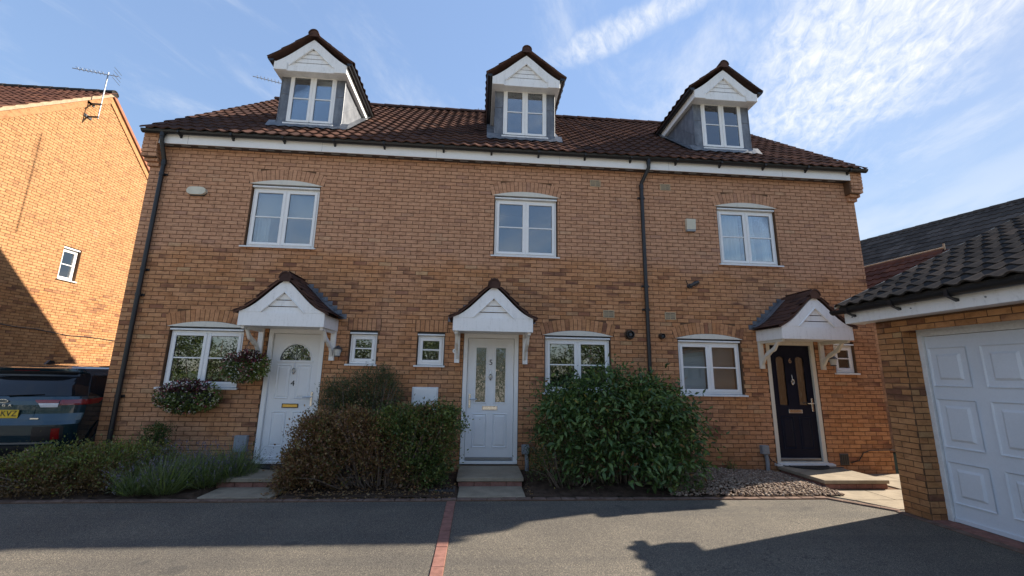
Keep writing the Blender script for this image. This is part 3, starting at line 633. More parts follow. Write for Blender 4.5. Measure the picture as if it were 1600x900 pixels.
def front_door(hi, style, mat, number, hinge_right, frame_mat):
    c, h = DOOR[hi]; z0, z1 = 0.205, 2.405; yl = 0.045
    m = MB(); m.box(c-h, c-h+0.075, 0.0, 0.075, z0, z1, 0.004); m.box(c+h-0.075, c+h, 0.0, 0.075, z0, z1, 0.004); m.box(c-h+0.074, c+h-0.074, 0.001, 0.075, z1-0.085, z1, 0.004)
    m.box(c-h-0.0, c+h+0.0, -0.02, 0.075, z0-0.035, z0+0.012, 0.004)
    door = m.build('door', frame_mat, houses[hi])
    xa, xb, za, zb = c-h+0.080, c+h-0.080, z0+0.02, z1-0.09
    w_ = xb-xa
    holes = []
    if style == 'strips': holes = [(xa+0.175*w_, xa+0.405*w_, za+0.96, zb-0.16), (xa+0.60*w_, xa+0.83*w_, za+0.96, zb-0.16)]
    if style == 'arched': holes = [(xa+0.14*w_, xa+0.37*w_, za+0.98, zb-0.20), (xa+0.62*w_, xa+0.85*w_, za+0.98, zb-0.20)]
    if style == 'fan': holes = [(c-0.285, c+0.285, zb-0.47, zb-0.16)]
    lf = MB(); xs = sorted({xa, xb} | {v for o in holes for v in o[:2]}); zs = sorted({za, zb} | {v for o in holes for v in o[2:]})
    for p, q in zip(xs, xs[1:]):
        for r_, t in zip(zs, zs[1:]):
            if not any(o[0] <= (p+q)/2 <= o[1] and o[2] <= (r_+t)/2 <= o[3] for o in holes): lf.box(p, q, yl, yl+0.044, r_, t)
    lf.build('leaf', mat, door)
    for o in holes:
        if style == 'strips':
            g = MB(); frame_rect(g, o[0]-0.018, o[1]+0.018, o[2]-0.018, o[3]+0.018, yl-0.010, yl+0.01, 0.026, 0.004); g.build('bead', mat, door)
        elif style == 'fan':   # spandrel around the half-round light and its bead
            n = 20; rx, rz = 0.27, o[3]-o[2]-0.02; pts = [(c+rx*math.cos(math.pi*i/n), o[2]+0.012+rz*math.sin(math.pi*i/n)) for i in range(n+1)]
            m = MB(); top = [(o[1]+(o[0]-o[1])*i/n, o[3]) for i in range(n+1)]
            m.strip([(x, yl+0.002, z) for x, z in pts], [(x, yl+0.002, z) for x, z in top]); m.add([(pts[0][0], yl+.002, o[2]), (o[1], yl+.002, o[2]), (o[1], yl+.002, o[3]), (pts[0][0], yl+.002, pts[0][1])], [(0, 1, 2, 3)]); m.add([(o[0], yl+.002, o[2]), (pts[-1][0], yl+.002, o[2]), (pts[-1][0], yl+.002, pts[-1][1]), (o[0], yl+.002, o[3])], [(0, 1, 2, 3)])
            m.build('spandrel', mat, door)
            ring = MB(); ring.tube([(x, yl-0.003, z) for x, z in pts], 0.012, 8); ring.box(o[0]-0.02, o[1]+0.02, yl-0.016, yl+0.006, o[2]-0.022, o[2]+0.016, 0.004); ring.build('bead', mat, door)
            lm = MB()
            for t in (0.30, 0.5, 0.70): lm.tube([(c+0.02*(t-0.5), yl+0.002, o[2]+0.02), (c+0.12*math.cos(math.pi*t)*1.2, yl+0.002, o[2]+0.14), (c+0.25*math.cos(math.pi*t), yl+0.002, o[2]+0.27*math.sin(math.pi*t))], 0.004, 6)
            for q in (-1, 1): lm.tube([(c+q*(0.05+0.19*i/8), yl+0.002, o[2]+0.05+0.06*math.sin(i/8*math.pi)) for i in range(9)], 0.0035, 6)
            lm.build('leading', 'alu', door)
        else:
            n = 12; rx = (o[1]-o[0])/2; cx = (o[0]+o[1])/2; pts = [(cx+rx*math.cos(math.pi*i/n), o[3]-0.075+0.075*math.sin(math.pi*i/n)) for i in range(n+1)]; top = [(o[1]+(o[0]-o[1])*i/n, o[3]) for i in range(n+1)]
            MB().strip([(x, yl+0.002, z) for x, z in pts], [(x, yl+0.002, z) for x, z in top]).build('spandrel', mat, door)
            MB().tube([(o[0], yl, o[2]), (o[0], yl, o[3]-0.075)] + [(x, yl, z) for x, z in pts[::-1]] + [(o[1], yl, o[2]), (o[0], yl, o[2])], 0.009, 6).build('bead', mat, door)
        MB().box(o[0], o[1], yl+0.016, yl+0.022, o[2], o[3]).build('pane', 'glass' if style == 'fan' else 'obscure_glass', door)
    MB().box(xa, xb, yl+0.30, yl+0.31, za, zb).build('backing', 'room', door)  # dark sheet standing in for the shaded hall behind the glass
    px = [(xa+0.13*w_, xa+0.44*w_), (xa+0.56*w_, xa+0.87*w_)]
    for p, q in px:
        raised_panel(door, p, q, za+0.20, za+0.78, yl, mat)
        if style == 'fan': raised_panel(door, p, q, za+0.98, za+1.56, yl, mat)
    MB().box(xa+0.01, xb-0.01, yl-0.022, yl+0.002, za+0.005, za+0.05, 0.004).build('weather_bar', 'alu' if hi != 0 else mat, door)
    zl = za+0.87
    m = MB(); frame_rect(m, c-0.135, c+0.135, zl-0.035, zl+0.035, yl-0.014, yl+0.002, 0.012, 0.003); lb = m.build('letterbox', 'black_plastic' if hi == 0 else 'chrome', door)
    MB().box(c-0.122, c+0.122, yl-0.010, yl+0.001, zl-0.022, zl+0.022).build('letter_flap', 'brass' if hi == 0 else 'chrome', door)
    sx = 1 if hinge_right else -1; hx = c+sx*(w_/2-0.055)
    MB().box(hx-0.018, hx+0.018, yl-0.012, yl, zl+0.00, zl+0.24, 0.003).build('handle_plate', 'chrome', door)
    MB().tube([(hx, yl-0.012, zl+0.15), (hx, yl-0.05, zl+0.15), (hx-sx*0.03, yl-0.055, zl+0.15), (hx-sx*0.13, yl-0.055, zl+0.148)], 0.010, 8).build('handle', 'chrome', door, True)
    zk = za+1.47 if hi == 0 else za+1.42
    kn = MB().tube([(c, yl-0.004, zk-0.07), (c, yl-0.014, zk-0.03), (c, yl-0.018, zk), (c, yl-0.012, zk+0.06), (c, yl-0.006, zk+0.12)], 0.012, 8, r1=0.006)
    kn.tube([(c+0.030*math.sin(t*math.pi/8), yl-0.022, zk-0.01+0.042*math.cos(t*math.pi/8)) for t in range(17)], 0.008, 6, cap=False)
    kn.build('knocker', 'chrome', door, True)
    zn = {0: za+1.24, 1: za+1.66, 2: za+1.80}[hi]
    text_mesh('door_number', number, 0.135, 'black_ink' if hi != 2 else 'chrome', Matrix.Translation((c, yl-0.004, zn)) @ FACE, 0.003, door)
    return door
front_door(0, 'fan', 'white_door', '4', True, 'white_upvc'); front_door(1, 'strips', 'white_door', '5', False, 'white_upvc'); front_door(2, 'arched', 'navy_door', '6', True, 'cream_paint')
MB().prism_x([(0.02, 0.20), (-0.09, 0.182), (-0.09, 0.155), (0.02, 0.155)], 5.47, 6.58).build('threshold', 'white_sill', houses[2])

# ---------------------------------------------------------------- dormers
def gable_front(par, c, y, zb, half, zside, zap, tri, steps, mat, bell=0.05):
    """white gable: base board, two raking boards with a kicked-out foot, recessed shiplap boards in the triangle"""
    th, tz0, tz1 = tri
    MB().box(c-half, c+half, y, y+0.03, zb, tz0-0.012).build('base_board', mat, par)
    n = 8
    for s_ in (-1, 1):
        outer = []
        for i in range(n+1):
            t = i/n; x = half*(1-t); z = zside+(zap-zside)*t - bell*math.sin(math.pi*min(1, t*1.15))*(1-t)*1.6
            outer.append((c+s_*x, z))
        pts = [(c+s_*half, tz0-0.011)] + outer + [(c, tz1), (c+s_*th, tz0-0.011)]
        if s_ > 0: pts = pts[::-1]
        MB().prism(pts, y-0.004, y+0.028).build('barge_board', mat, par)
        # moulding round the triangle
        MB().tube([(c+s_*(th+0.004), y-0.006, tz0-0.008), (c, y-0.006, tz1+0.010)], 0.012, 6).build('moulding', mat, par)
    for i in range(steps):
        z0 = tz0-0.011+(tz1-tz0)*i/steps; z1 = tz0-0.011+(tz1-tz0)*(i+1)/steps-0.014
        w0 = th*(1-i/steps)+0.03; w1 = th*(1-(i+1)/steps)+0.03
        MB().prism([(c-w0, z0), (c+w0, z0), (c+w1, z1), (c-w1, z1)], y+0.030, y+0.042).build('shiplap_board', mat, par)
def dormer(hi, shade):
    c = DC[hi]; yf = 0.42; bw = 0.635; zt = 7.79; z0, z1 = 6.630, 7.772; wx = 0.465
    m = MB()      # lead clad cheeks and the front strips beside and below the window
    for s_ in (-1, 1):
        xa, xb = sorted((c+s_*bw, c+s_*(bw-0.05))); m.prism_x([(yf+0.002, 6.30), (2.35, zt), (yf+0.002, zt)], xa, xb)
        xa, xb = sorted((c+s_*(bw+0.003), c+s_*(wx+0.004))); m.box(xa, xb, yf, yf+0.05, 6.40, zt)
    m.box(c-wx-0.004, c+wx+0.004, yf+0.001, yf+0.05, 6.40, z0-0.03)
    dm = m.build('dormer', 'lead', houses[hi])
    for s_ in (-1, 1):
        xa, xb = sorted((c+s_*(bw+0.010), c+s_*(wx+0.006))); MB().box(xa, xb, yf-0.008, yf+0.02, 7.30, 7.318, 0.003).build('lead_welt', 'lead', dm)
        xe = c+s_*(bw+0.006); MB().tube([(xe, yf-0.003, 6.42), (xe, yf-0.003, zt)], 0.010, 6).build('lead_roll', 'lead', dm)
        MB().tube([(xe, yf+0.04, 6.98), (xe, 1.35, 7.72)], 0.007, 6).build('lead_seam', 'lead', dm)
        # soakers where the cheek meets the tiles
        ya, yb_ = yf-0.05, 2.15; x2 = c+s_*(bw+0.17); q = 0.075
        MB().add([(xe, ya, roof_z(ya)+q), (x2, ya, roof_z(ya)+q*0.9), (x2, yb_, roof_z(yb_)+q*0.9), (xe, yb_, roof_z(yb_)+q), (xe, yb_, roof_z(yb_)+q+0.1), (xe, ya, roof_z(ya)+q+0.1)], [(0, 1, 2, 3), (0, 3, 4, 5)]).build('flashing', 'lead', dm)
    n = 24; a = []; b = []
    for i in range(n+1):       # apron dressed over the tile rolls
        x = c-bw-0.16+(2*bw+0.32)*i/n; hw = 0.012*math.cos(2*math.pi*(x-XL)/0.212)
        a.append((x, yf-0.004, roof_z(yf)+0.16)); b.append((x, yf-0.13, roof_z(yf-0.13)+0.075+hw))
    MB().strip(b, a).build('apron', 'lead', dm, True)
    m = MB(); frame_rect(m, c-wx, c+wx, z0, z1, yf-0.012, yf+0.05, 0.045, 0.004); m.box(c-0.02, c+0.02, yf-0.011, yf+0.049, z0+0.04, z1-0.04); m.build('window_frame', 'white_upvc', dm)
    glazed(dm, c-wx, c+wx, z0, z1, yf-0.010, 2, room=False, shade=shade)
    # dark attic room
    m = MB(); xa, xb, ya, yb_, za, zb = c-0.57, c+0.57, yf+0.14, 2.1, 6.35, 7.76
    m.add([(xa, ya, za), (xb, ya, za), (xb, yb_, za), (xa, yb_, za), (xa, ya, zb), (xb, ya, zb), (xb, yb_, zb), (xa, yb_, zb)], [(0, 1, 2, 3), (7, 6, 5, 4), (1, 5, 6, 2), (2, 6, 7, 3), (0, 3, 7, 4)]); m.build('room', 'room', dm)
    MB().prism_x([(yf+0.02, z0-0.002), (yf-0.075, z0-0.014), (yf-0.075, z0-0.045), (yf+0.02, z0-0.034)], c-wx-0.03, c+wx+0.03).build('sill', 'white_sill', dm)
    MB().box(c-wx, c+wx, yf-0.004, yf+0.03, z1+0.002, zt-0.002).build('head_trim', 'paver_red', dm)
    # gable front, soffits, side fascias and gutters
    yg = 0.20; zb = 7.69; half = 0.722; ze = 7.915; zr = 8.565; xe = 0.845
    gable_front(dm, c, yg, zb, half, 7.875, 8.445, (0.435, 7.825, 8.235), 4, 'white_paint', 0.03)
    for s_ in (-1, 1):
        xa, xb = sorted((c+s_*half, c+s_*(half-0.255))); MB().box(xa, xb, yg-0.034, yg-0.005, zb-0.006, 7.868, 0.004).build('box_end', 'white_paint', dm)
        xa, xb = sorted((c+s_*half, c+s_*(half-0.02))); MB().prism_x([(yg+0.031, zb), (2.05, zb), (2.25, 7.86), (yg+0.031, 7.86)], xa, xb).build('side_fascia', 'white_paint', dm)
        xa, xb = sorted((c+s_*(half-0.021), c+s_*(bw+0.004))); MB().box(xa, xb, yg+0.031, 2.0, zb+0.006, zb+0.014).build('soffit', 'white_sill', dm)
        k = 10; cx = c+s_*(half+0.058); prof = [(cx+0.055*math.cos(math.pi+math.pi*i/k), 7.895+0.058*math.sin(math.pi+math.pi*i/k)) for i in range(k+1)]
        inn = [(cx+(x-cx)*0.9, 7.895+(z-7.895)*0.9) for x, z in prof][::-1]
        MB().prism(prof+inn, yg-0.06, 2.12).build('gutter', 'black_plastic', dm, True)
        MB().prism(prof, yg-0.066, yg-0.058).build('gutter_end', 'black_plastic', dm)
        # roof slope
        d = Vector((-s_*xe, 0, zr-ze)).normalized(); u = Vector((0, -s_*1.0, 0)) if s_ < 0 else Vector((0, 1, 0))
        u = Vector((0, 1, 0)) if s_ > 0 else Vector((0, -1, 0))
        yend = 2.95
        MB().add([(c+s_*xe*0.96, yg-0.03, ze-0.01), (c, yg-0.03, zr-0.035), (c, yend+0.1, zr-0.035), (c+s_*xe*0.96, 2.3, ze-0.01)], [(0, 1, 2, 3)]).build('roof_deck', 'roof_tile', dm)
        org = Vector((c+s_*xe, yg-0.07 if s_ > 0 else yg-0.07+7*0.418, ze+0.0))
        place_tiles(TILE, org, u, d, 7, 3, 0.418, 0.322, dm, lambda p: p.z > roof_z(p.y)-0.02, lift=-0.012)
        # verge: tile ends bedded under the last course
        MB().add([(c+s_*xe, yg-0.072, ze-0.02), (c, yg-0.072, zr-0.02), (c, yg-0.072, zr+0.03), (c+s_*xe, yg-0.072, ze+0.02), (c+s_*xe, yg+0.03, ze-0.02), (c, yg+0.03, zr-0.02)], [(0, 1, 2, 3), (0, 1, 5, 4)]).build('verge', 'roof_tile', dm)
    ridge_tiles((c, yg-0.09, zr+0.005), (c, 2.95, zr+0.005), 0.105, 0.44, 'roof_tile', dm)
    MB().box(c-half+0.02, c+half-0.02, yg+0.031, yf+0.02, zb+0.004, zb+0.012).build('front_soffit', 'white_sill', dm)
    return dm
dormer(0, blind_part(0.46, 'blind')); dormer(1, None); dormer(2, blind_part(0.92, 'blind'))

# ---------------------------------------------------------------- porch canopies
def porch(hi):
    c = DOOR[hi][0]+{0: 0.02, 1: 0.0, 2: 0.0}[hi]; yf = -0.72; half = 0.665; zb = 2.375; zs, zap = 2.60, 3.135
    pc = MB().box(c-half+0.021, c+half-0.021, yf+0.031, -0.012, zb+0.02, zb+0.035).build('porch_canopy', 'white_sill', houses[hi])
    gable_front(pc, c, yf, zb, half, zs, zap, (0.335, 2.605, 2.925), 3, 'white_paint', 0.055)
    ze, zr, xe = 2.590, 3.205, 0.735; bell = 0.05
    for s_ in (-1, 1):
        xa, xb = sorted((c+s_*half, c+s_*(half-0.02))); MB().box(xa, xb, yf+0.031, -0.012, zb, zs-0.02).build('side_fascia', 'white_paint', pc)
        n = 9; prof = []
        for i in range(n+1):
            t = i/n; x = xe*(1-t); z = ze+(zr-ze)*t-bell*math.sin(math.pi*min(1, t*1.15))*(1-t)*1.6; prof.append((x, z))
        MB().strip([(c+s_*x, yf-0.03, z-0.012) for x, z in prof], [(c+s_*x, -0.01, z-0.012) for x, z in prof]).build('roof_deck', 'roof_tile', pc)
        MB().strip([(c+s_*x, yf-0.032, z-0.030) for x, z in prof], [(c+s_*x, yf-0.032, z+0.006) for x, z in prof]).build('verge', 'roof_tile', pc)
        for i in range(n):
            (xa, za), (xb, zb_) = prof[i], prof[i+1]; d = Vector((s_*(xb-xa), 0, zb_-za)).normalized(); u = Vector((0, s_, 0)); ln = math.hypot(xb-xa, zb_-za)
            nrm = u.cross(d); cols = 5; off = 0.075 if i % 2 else 0.0
            for k in range(cols):
                y = yf-0.045+k*0.165+off
                if y+0.165 > -0.005: continue
                p = Vector((c+s_*xa, y if s_ > 0 else y+0.165, za)) + nrm*(0.016+random.uniform(0, 0.004))
                o = link('roof_tile', PLAIN, pc); o.matrix_basis = basis(p, u, d, nrm) @ Matrix.Rotation(R(-4.5), 4, 'X')
        # lead cover flashing: strip on the slope and steps let into the brick joints
        MB().strip([(c+s_*(x+0.012), -0.15, z+0.040) for x, z in prof], [(c+s_*(x+0.012), -0.008, z+0.046) for x, z in prof]).build('lead_flashing', 'lead', pc)
        z = ze+0.02
        while z < zr-0.02:
            t = (z-ze)/(zr-ze); x = xe*(1-t)
            xa, xb = sorted((c+s_*(x+0.085), c+s_*(x-0.06))); MB().box(xa, xb, -0.016, -0.004, z-0.01, z+0.078).build('step_flashing', 'lead', pc); z += BH
        # gallows bracket
        bx = c+s_*(half-0.055)
        br = MB().box(bx-0.045, bx+0.045, -0.050, -0.007, 1.865, zb+0.018, 0.004)
        path = []
        for i in range(13):
            t = i/12; path.append((-0.045-0.50*t, 1.965+0.40*t+0.035*math.sin(t*2*math.pi)))
        up_, dn = [(y, z+0.035) for y, z in path], [(y, z-0.035-0.012*math.sin(i*1.57)) for i, (y, z) in enumerate(path)]
        br.prism_x(up_+dn[::-1], bx-0.022, bx+0.022); br.box(bx-0.024, bx+0.024, yf+0.06, -0.049, zb-0.045, zb+0.019, 0.003)
        br.build('bracket', 'white_paint' if hi < 2 else 'cream_paint', pc)
    ridge_tiles((c, yf-0.06, zr-0.01), (c, -0.02, zr-0.01), 0.10, 0.35, 'roof_tile', pc, 0.85)
for hi in range(3): porch(hi)

# ---------------------------------------------------------------- fittings on the facade
def vent(hi, x, z, w_=0.215, h_=0.14):
    m = MB(); frame_rect(m, x-w_/2, x+w_/2, z-h_/2, z+h_/2, -0.016, 0.0, 0.018, 0.002); o = m.build('air_vent', 'vent_plastic', houses[hi])
    MB().box(x-w_/2+0.01, x+w_/2-0.01, -0.0075, -0.0065, z-h_/2+0.01, z+h_/2-0.01).build('backing', 'dark_metal', o)
    for k in range(4): zz_ = z-h_/2+0.03+k*(h_-0.05)/4; MB().box(x-w_/2+0.016, x+w_/2-0.016, -0.013, -0.008, zz_, zz_+0.014).build('louvre', 'vent_plastic', o)
    MB().box(x-0.004, x+0.004, -0.0135, -0.008, z-h_/2+0.016, z+h_/2-0.016).build('louvre', 'vent_plastic', o)
vent(1, 2.295, 5.45); vent(2, 3.734, 5.445); vent(1, 2.492, 2.825); vent(2, 3.684, 2.82)
a1 = thing('alarm_box', 'pale oval alarm box high on the brick beside the upstairs window of number 4', 'alarm box', (-5.162, 0, 4.86), 'burglar alarm boxes')
n = 28; el = [(-5.162+0.165*math.copysign(abs(math.cos(t))**0.55, math.cos(t)), 4.88+0.075*math.copysign(abs(math.sin(t))**0.9, math.sin(t))) for t in [2*math.pi*i/n for i in range(n)]]
MB().prism(el, -0.075, -0.006).build('cover', 'cream_plastic', a1, True); MB().prism([(x*0.98-5.162*0.02, z-0.012) for x, z in el], -0.03, -0.004).build('backplate', 'dark_metal', a1)
a2 = thing('alarm_box', 'upright white alarm box with dark base, left of the upstairs window of number 6', 'alarm box', (4.189, 0, 4.55), 'burglar alarm boxes')
MB().prism_x([(-0.006, 4.535), (-0.07, 4.555), (-0.085, 4.765), (-0.006, 4.775)], 4.10, 4.285).build('cover', 'cream_plastic', a2); MB().box(4.105, 4.28, -0.074, -0.008, 4.515, 4.55, 0.004).build('base', 'grey_plastic', a2)
cv_ = thing('security_camera', 'small dark wall camera with coiled cable above the ground floor of number 6', 'camera', (4.144, 0, 3.43))
MB().tube([(4.09, -0.005, 3.41), (4.10, -0.06, 3.41)], 0.045, 12).build('mount', 'dark_metal', cv_); MB().tube([(4.10, -0.06, 3.41), (4.15, -0.10, 3.44), (4.22, -0.16, 3.47)], 0.034, 12).build('body', 'dark_metal', cv_, True)
MB().tube([(4.215+0.04*math.cos(t*0.5), -0.03, 3.46+0.05*math.sin(t*0.5)) for t in range(13)], 0.007, 6).tube([(4.08, -0.012, 3.44), (4.05, -0.012, 3.50), (4.035, -0.012, 3.55)], 0.005, 6).build('cable', 'black_plastic', cv_)
def flue(x, z, r_, label, grp):
    f = thing('boiler_flue', label, 'flue', (x, 0, z), grp)
    MB().tube([(x, 0.0, z), (x, -0.008, z)], r_*1.35, 20).build('collar', 'mortar', f); m = MB()
    n = 20
    for y, q in ((-0.008, 1.0),): pass
    ring0 = [(x+r_*math.cos(2*math.pi*i/n), -0.008, z+r_*math.sin(2*math.pi*i/n)) for i in range(n+1)]; ring1 = [(p[0], -0.10, p[2]) for p in ring0]; ring2 = [(x+(p[0]-x)*0.8, -0.10, z+(p[2]-z)*0.8) for p in ring0]; ring3 = [(p[0], -0.02, p[2]) for p in ring2]
    m.strip(ring0, ring1).strip(ring1, ring2).strip(ring2, ring3); m.build('pipe', 'black_plastic', f, True)
    MB().tube([(x, -0.01, z), (x, -0.085, z)], r_*0.45, 12).build('core', 'dark_metal', f)
flue(2.871, 2.445, 0.072, 'wide black boiler flue outlet just left of the central downpipe', 'boiler flues'); flue(3.486, 2.43, 0.045, 'narrow black flue outlet just right of the central downpipe', 'boiler flues')
def coach_lamp(x, z, label):
    l = thing('wall_lamp', label, 'lamp', (x, 0, z), 'wall lamps beside the doors')
    MB().tube([(x, -0.006, z+0.03), (x, -0.02, z+0.03)], 0.05, 14).build('backplate', 'dark_metal', l); MB().tube([(x, -0.02, z+0.05), (x, -0.07, z+0.10), (x, -0.10, z+0.085)], 0.013, 8).build('arm', 'dark_metal', l)
    MB().tube([(x, -0.10, z+0.04), (x, -0.10, z+0.075), (x, -0.10, z+0.10)], 0.082, 14, r1=0.02).build('hood', 'dark_metal', l, True); MB().tube([(x, -0.10, z-0.075), (x, -0.10, z-0.03), (x, -0.10, z+0.04)], 0.042, 14, r1=0.062).build('lantern_glass', 'lamp_glass', l, True)
    MB().tube([(x, -0.10, z-0.09), (x, -0.10, z-0.072)], 0.05, 14).build('base', 'dark_metal', l)
coach_lamp(-2.36, 2.02, 'black lantern wall lamp right of the door numbered 4'); coach_lamp(6.775, 2.03, 'dark lantern wall lamp right of the navy door numbered 6')
db = thing('doorbell', 'round white doorbell on the brick left of door 5', 'doorbell', (-0.345, 0, 2.07)); MB().tube([(-0.345, -0.004, 2.075), (-0.345, -0.03, 2.075)], 0.042, 16).build('body', 'white_upvc', db); MB().tube([(-0.345, -0.03, 2.075), (-0.345, -0.036, 2.075)], 0.018, 12).build('button', 'grey_plastic', db)
mt = thing('meter_box', 'white utility meter cabinet on the wall between the hedge and door 5', 'meter box', (-0.83, 0, 0.85))
MB().box(-1.055, -0.605, -0.045, -0.004, 0.85, 1.44, 0.006).build('cabinet', 'white_sill', mt); MB().box(-1.03, -0.63, -0.056, -0.044, 0.875, 1.415, 0.006).build('cover', 'white_upvc', mt); MB().tube([(-0.67, -0.055, 1.1), (-0.67, -0.062, 1.1)], 0.012, 10).build('lock', 'dark_metal', mt)
m4 = thing('utility_box', 'low grey utility box on the brick left of door 4 behind the lavender', 'utility box', (-3.78, 0, 0.38)); MB().box(-3.88, -3.68, -0.09, -0.005, 0.36, 0.62, 0.008).build('cover', 'grey_plastic', m4); MB().tube([(-3.78, -0.05, 0.02), (-3.78, -0.05, 0.36)], 0.025, 8).build('duct', 'grey_plastic', m4)
def duct_box(x, z, label):
    b = thing('utility_box', label, 'utility box', (x, 0, 0.02), 'small grey boxes on pipes by the steps')
    MB().box(x-0.065, x+0.065, -0.10, -0.008, z-0.075, z+0.075, 0.008).build('cover', 'grey_plastic', b); MB().tube([(x+0.02, -0.05, z-0.07), (x+0.03, -0.06, z-0.2), (x+0.025, -0.06, 0.0)], 0.034, 12).build('duct', 'grey_plastic', b, True)
duct_box(0.935, 0.42, 'small grey utility box on a pipe right of door 5'); duct_box(5.275, 0.43, 'small grey utility box on a pipe left of the navy door')
ab = thing('air_brick', 'dark air vent low on the wall right of the navy door', 'vent', (6.83, 0, 0.16)); MB().box(6.74, 6.91, -0.02, -0.004, 0.16, 0.36, 0.004).build('grille', 'dark_metal', ab)
for k in range(4): MB().box(6.755+k*0.04, 6.775+k*0.04, -0.026, -0.018, 0.18, 0.34).build('bar', 'black_plastic', ab)
tag(MB().tube([(6.93, -0.02, 0.2), (7.1, -0.02, 0.24), (7.2, -0.03, 0.38), (7.35, -0.02, 0.42), (7.9, -0.02, 0.43)], 0.008, 6).build('cable', 'black_plastic'), 'thin black cable clipped low along the wall right of the navy door', 'cable')
tag(MB().tube([(5.34, -0.03, 0.34), (5.40, -0.04, 0.24), (5.50, -0.05, 0.19), (5.60, -0.10, 0.165), (5.9, -0.22, 0.16), (6.3, -0.26, 0.16), (6.62, -0.20, 0.16)], 0.008, 6).build('cable', 'black_plastic'), 'thin black cable lying in front of the navy door step', 'cable')

# ---------------------------------------------------------------- ground
g = MB().add([(-400, -400, -0.03), (400, -400, -0.03), (400, 600, -0.03), (-400, 600, -0.03)], [(0, 1, 2, 3)]).build('ground', 'grass_ground'); struct(g)
rd = MB().add([(-40, -21, 0), (40, -21, 0), (40, -1.5, 0), (5.62, -1.5, 0), (-40, -1.5, 0)], [(0, 1, 2, 3, 4)]).build('road', 'asphalt'); struct(rd)
pk = MB().add([(-40, -21, 0.004), (40, -21, 0.004), (40, -8.2, 0.004), (-40, -8.2, 0.004)], [(0, 1, 2, 3)]).build('bounce_ground', 'bounce_pale'); struct(pk)  # added unseen sheet behind the camera, pale to bounce light onto the facades
dv = MB().add([(-11.55, -1.5, 0.001), (-6.12, -1.5, 0.001), (-6.12, 12, 0.001), (-11.55, 12, 0.001)], [(0, 1, 2, 3)]).build('driveway', 'asphalt'); struct(dv)
nx, ny = 150, 20; vs, fs = [], []
for j in range(ny+1):
    for i in range(nx+1):
        x = -6.1+11.75*i/nx; y = -1.44+1.44*j/ny
        z = 0.018+0.055*min(1, j/6)*(0.6+0.4*math.sin(x*2.3+y*3))+random.uniform(-.008, .012)
        if any(q0 < x < q1 for q0, q1 in ((-3.66, -2.54), (-0.22, 0.86), (5.45, 6.0))): z = -0.01
        vs.append((x, y, z))
for j in range(ny):
    for i in range(nx): fs.append((j*(nx+1)+i, j*(nx+1)+i+1, (j+1)*(nx+1)+i+1, (j+1)*(nx+1)+i))
sb = MB().add(vs, fs).build('flower_bed', 'soil', smooth=True); struct(sb)
simple('paver_dull', (0.17, 0.115, 0.09), 0.95, 0.35, 7.0, 90.0, 0.4, 0.1); PAVER = MB().box(-0.0975, 0.0975, -0.047, 0.047, -0.05, 0.0, 0.004).mesh('paver', 'paver_dull'); PAVER_Y = MB().box(-0.056, 0.056, -0.108, 0.108, -0.05, 0.0, 0.004).mesh('paver', 'paver_red'); PAVER_S = MB().box(-0.115, 0.115, -0.048, 0.048, -0.05, 0.0, 0.004).mesh('paver', 'paver_red')
bed = MB().box(-6.1, 5.15, -1.56, -1.44, -0.04, 0.006).build('edging', 'mortar'); struct(bed)
i = 0; x = -6.0
while x < 5.1:
    o = link('paver', PAVER, bed, loc=(x, -1.497+0.012*math.sin(x*1.1), 0.018+random.uniform(-.003, .003))); o.rotation_euler = (0, random.uniform(-.01, .01), random.uniform(-.012, .012)); x += 0.205
p0, p1 = Vector((5.15, -1.51)), Vector((5.66, -2.12)); d = p1-p0
for k in range(4):
    q = p0+d*((k+0.5)/4); o = link('paver', PAVER, bed, loc=(q.x, q.y, 0.018)); o.rotation_euler = (0, 0, math.atan2(d.y, d.x))
ln_ = MB().box(-0.285, -0.165, -9, -1.56, -0.04, 0.002).build('dividing_line', 'mortar'); struct(ln_)
y = -1.67
while y > -7.6: o = link('paver', PAVER_Y, ln_, loc=(-0.225, y, 0.0085+random.uniform(-.003, .003))); o.rotation_euler = (0, random.uniform(-.015, .015), random.uniform(-.015, .015)); y -= 0.222
# paving slabs between the right-hand doorstep and the garage
pvb = MB().add([(5.30, -1.5, -0.006), (5.70, -2.13, -0.006), (12, -2.13, -0.006), (12, 0, -0.006), (6.60, 0, -0.006), (6.60, -1.05, -0.006), (5.30, -1.05, -0.006)], [tuple(range(7))]).build('paving', 'mortar'); struct(pvb)
def slab(poly, z=0.012):
    m = MB(); n_ = len(poly); vs = [(x, y, z) for x, y in poly]+[(x, y, z-0.04) for x, y in poly]
    m.add(vs, [tuple(range(n_)), *[(k, k+n_, (k+1) % n_+n_, (k+1) % n_) for k in range(n_)]]); m.build('slab', 'stone_slab', pvb)
slab([(5.30, -1.09), (5.30, -1.42), (5.47, -1.63), (6.10, -1.63), (6.10, -1.09)]); slab([(5.49, -1.645), (5.72, -2.06), (6.40, -2.10), (6.40, -1.645)])
slab([(6.115, -1.09), (6.115, -1.63), (6.79, -1.63), (6.79, -1.09)])
for a in range(4):
    for b in range(3): slab([(6.805+a*0.615, -0.02-b*0.53), (7.405+a*0.615, -0.02-b*0.53), (7.405+a*0.615, -0.535-b*0.53), (6.805+a*0.615, -0.535-b*0.53)])
for a in range(4): slab([(6.415+a*0.615, -1.645), (7.015+a*0.615, -1.645), (7.015+a*0.615, -2.10), (6.415+a*0.615, -2.10)])
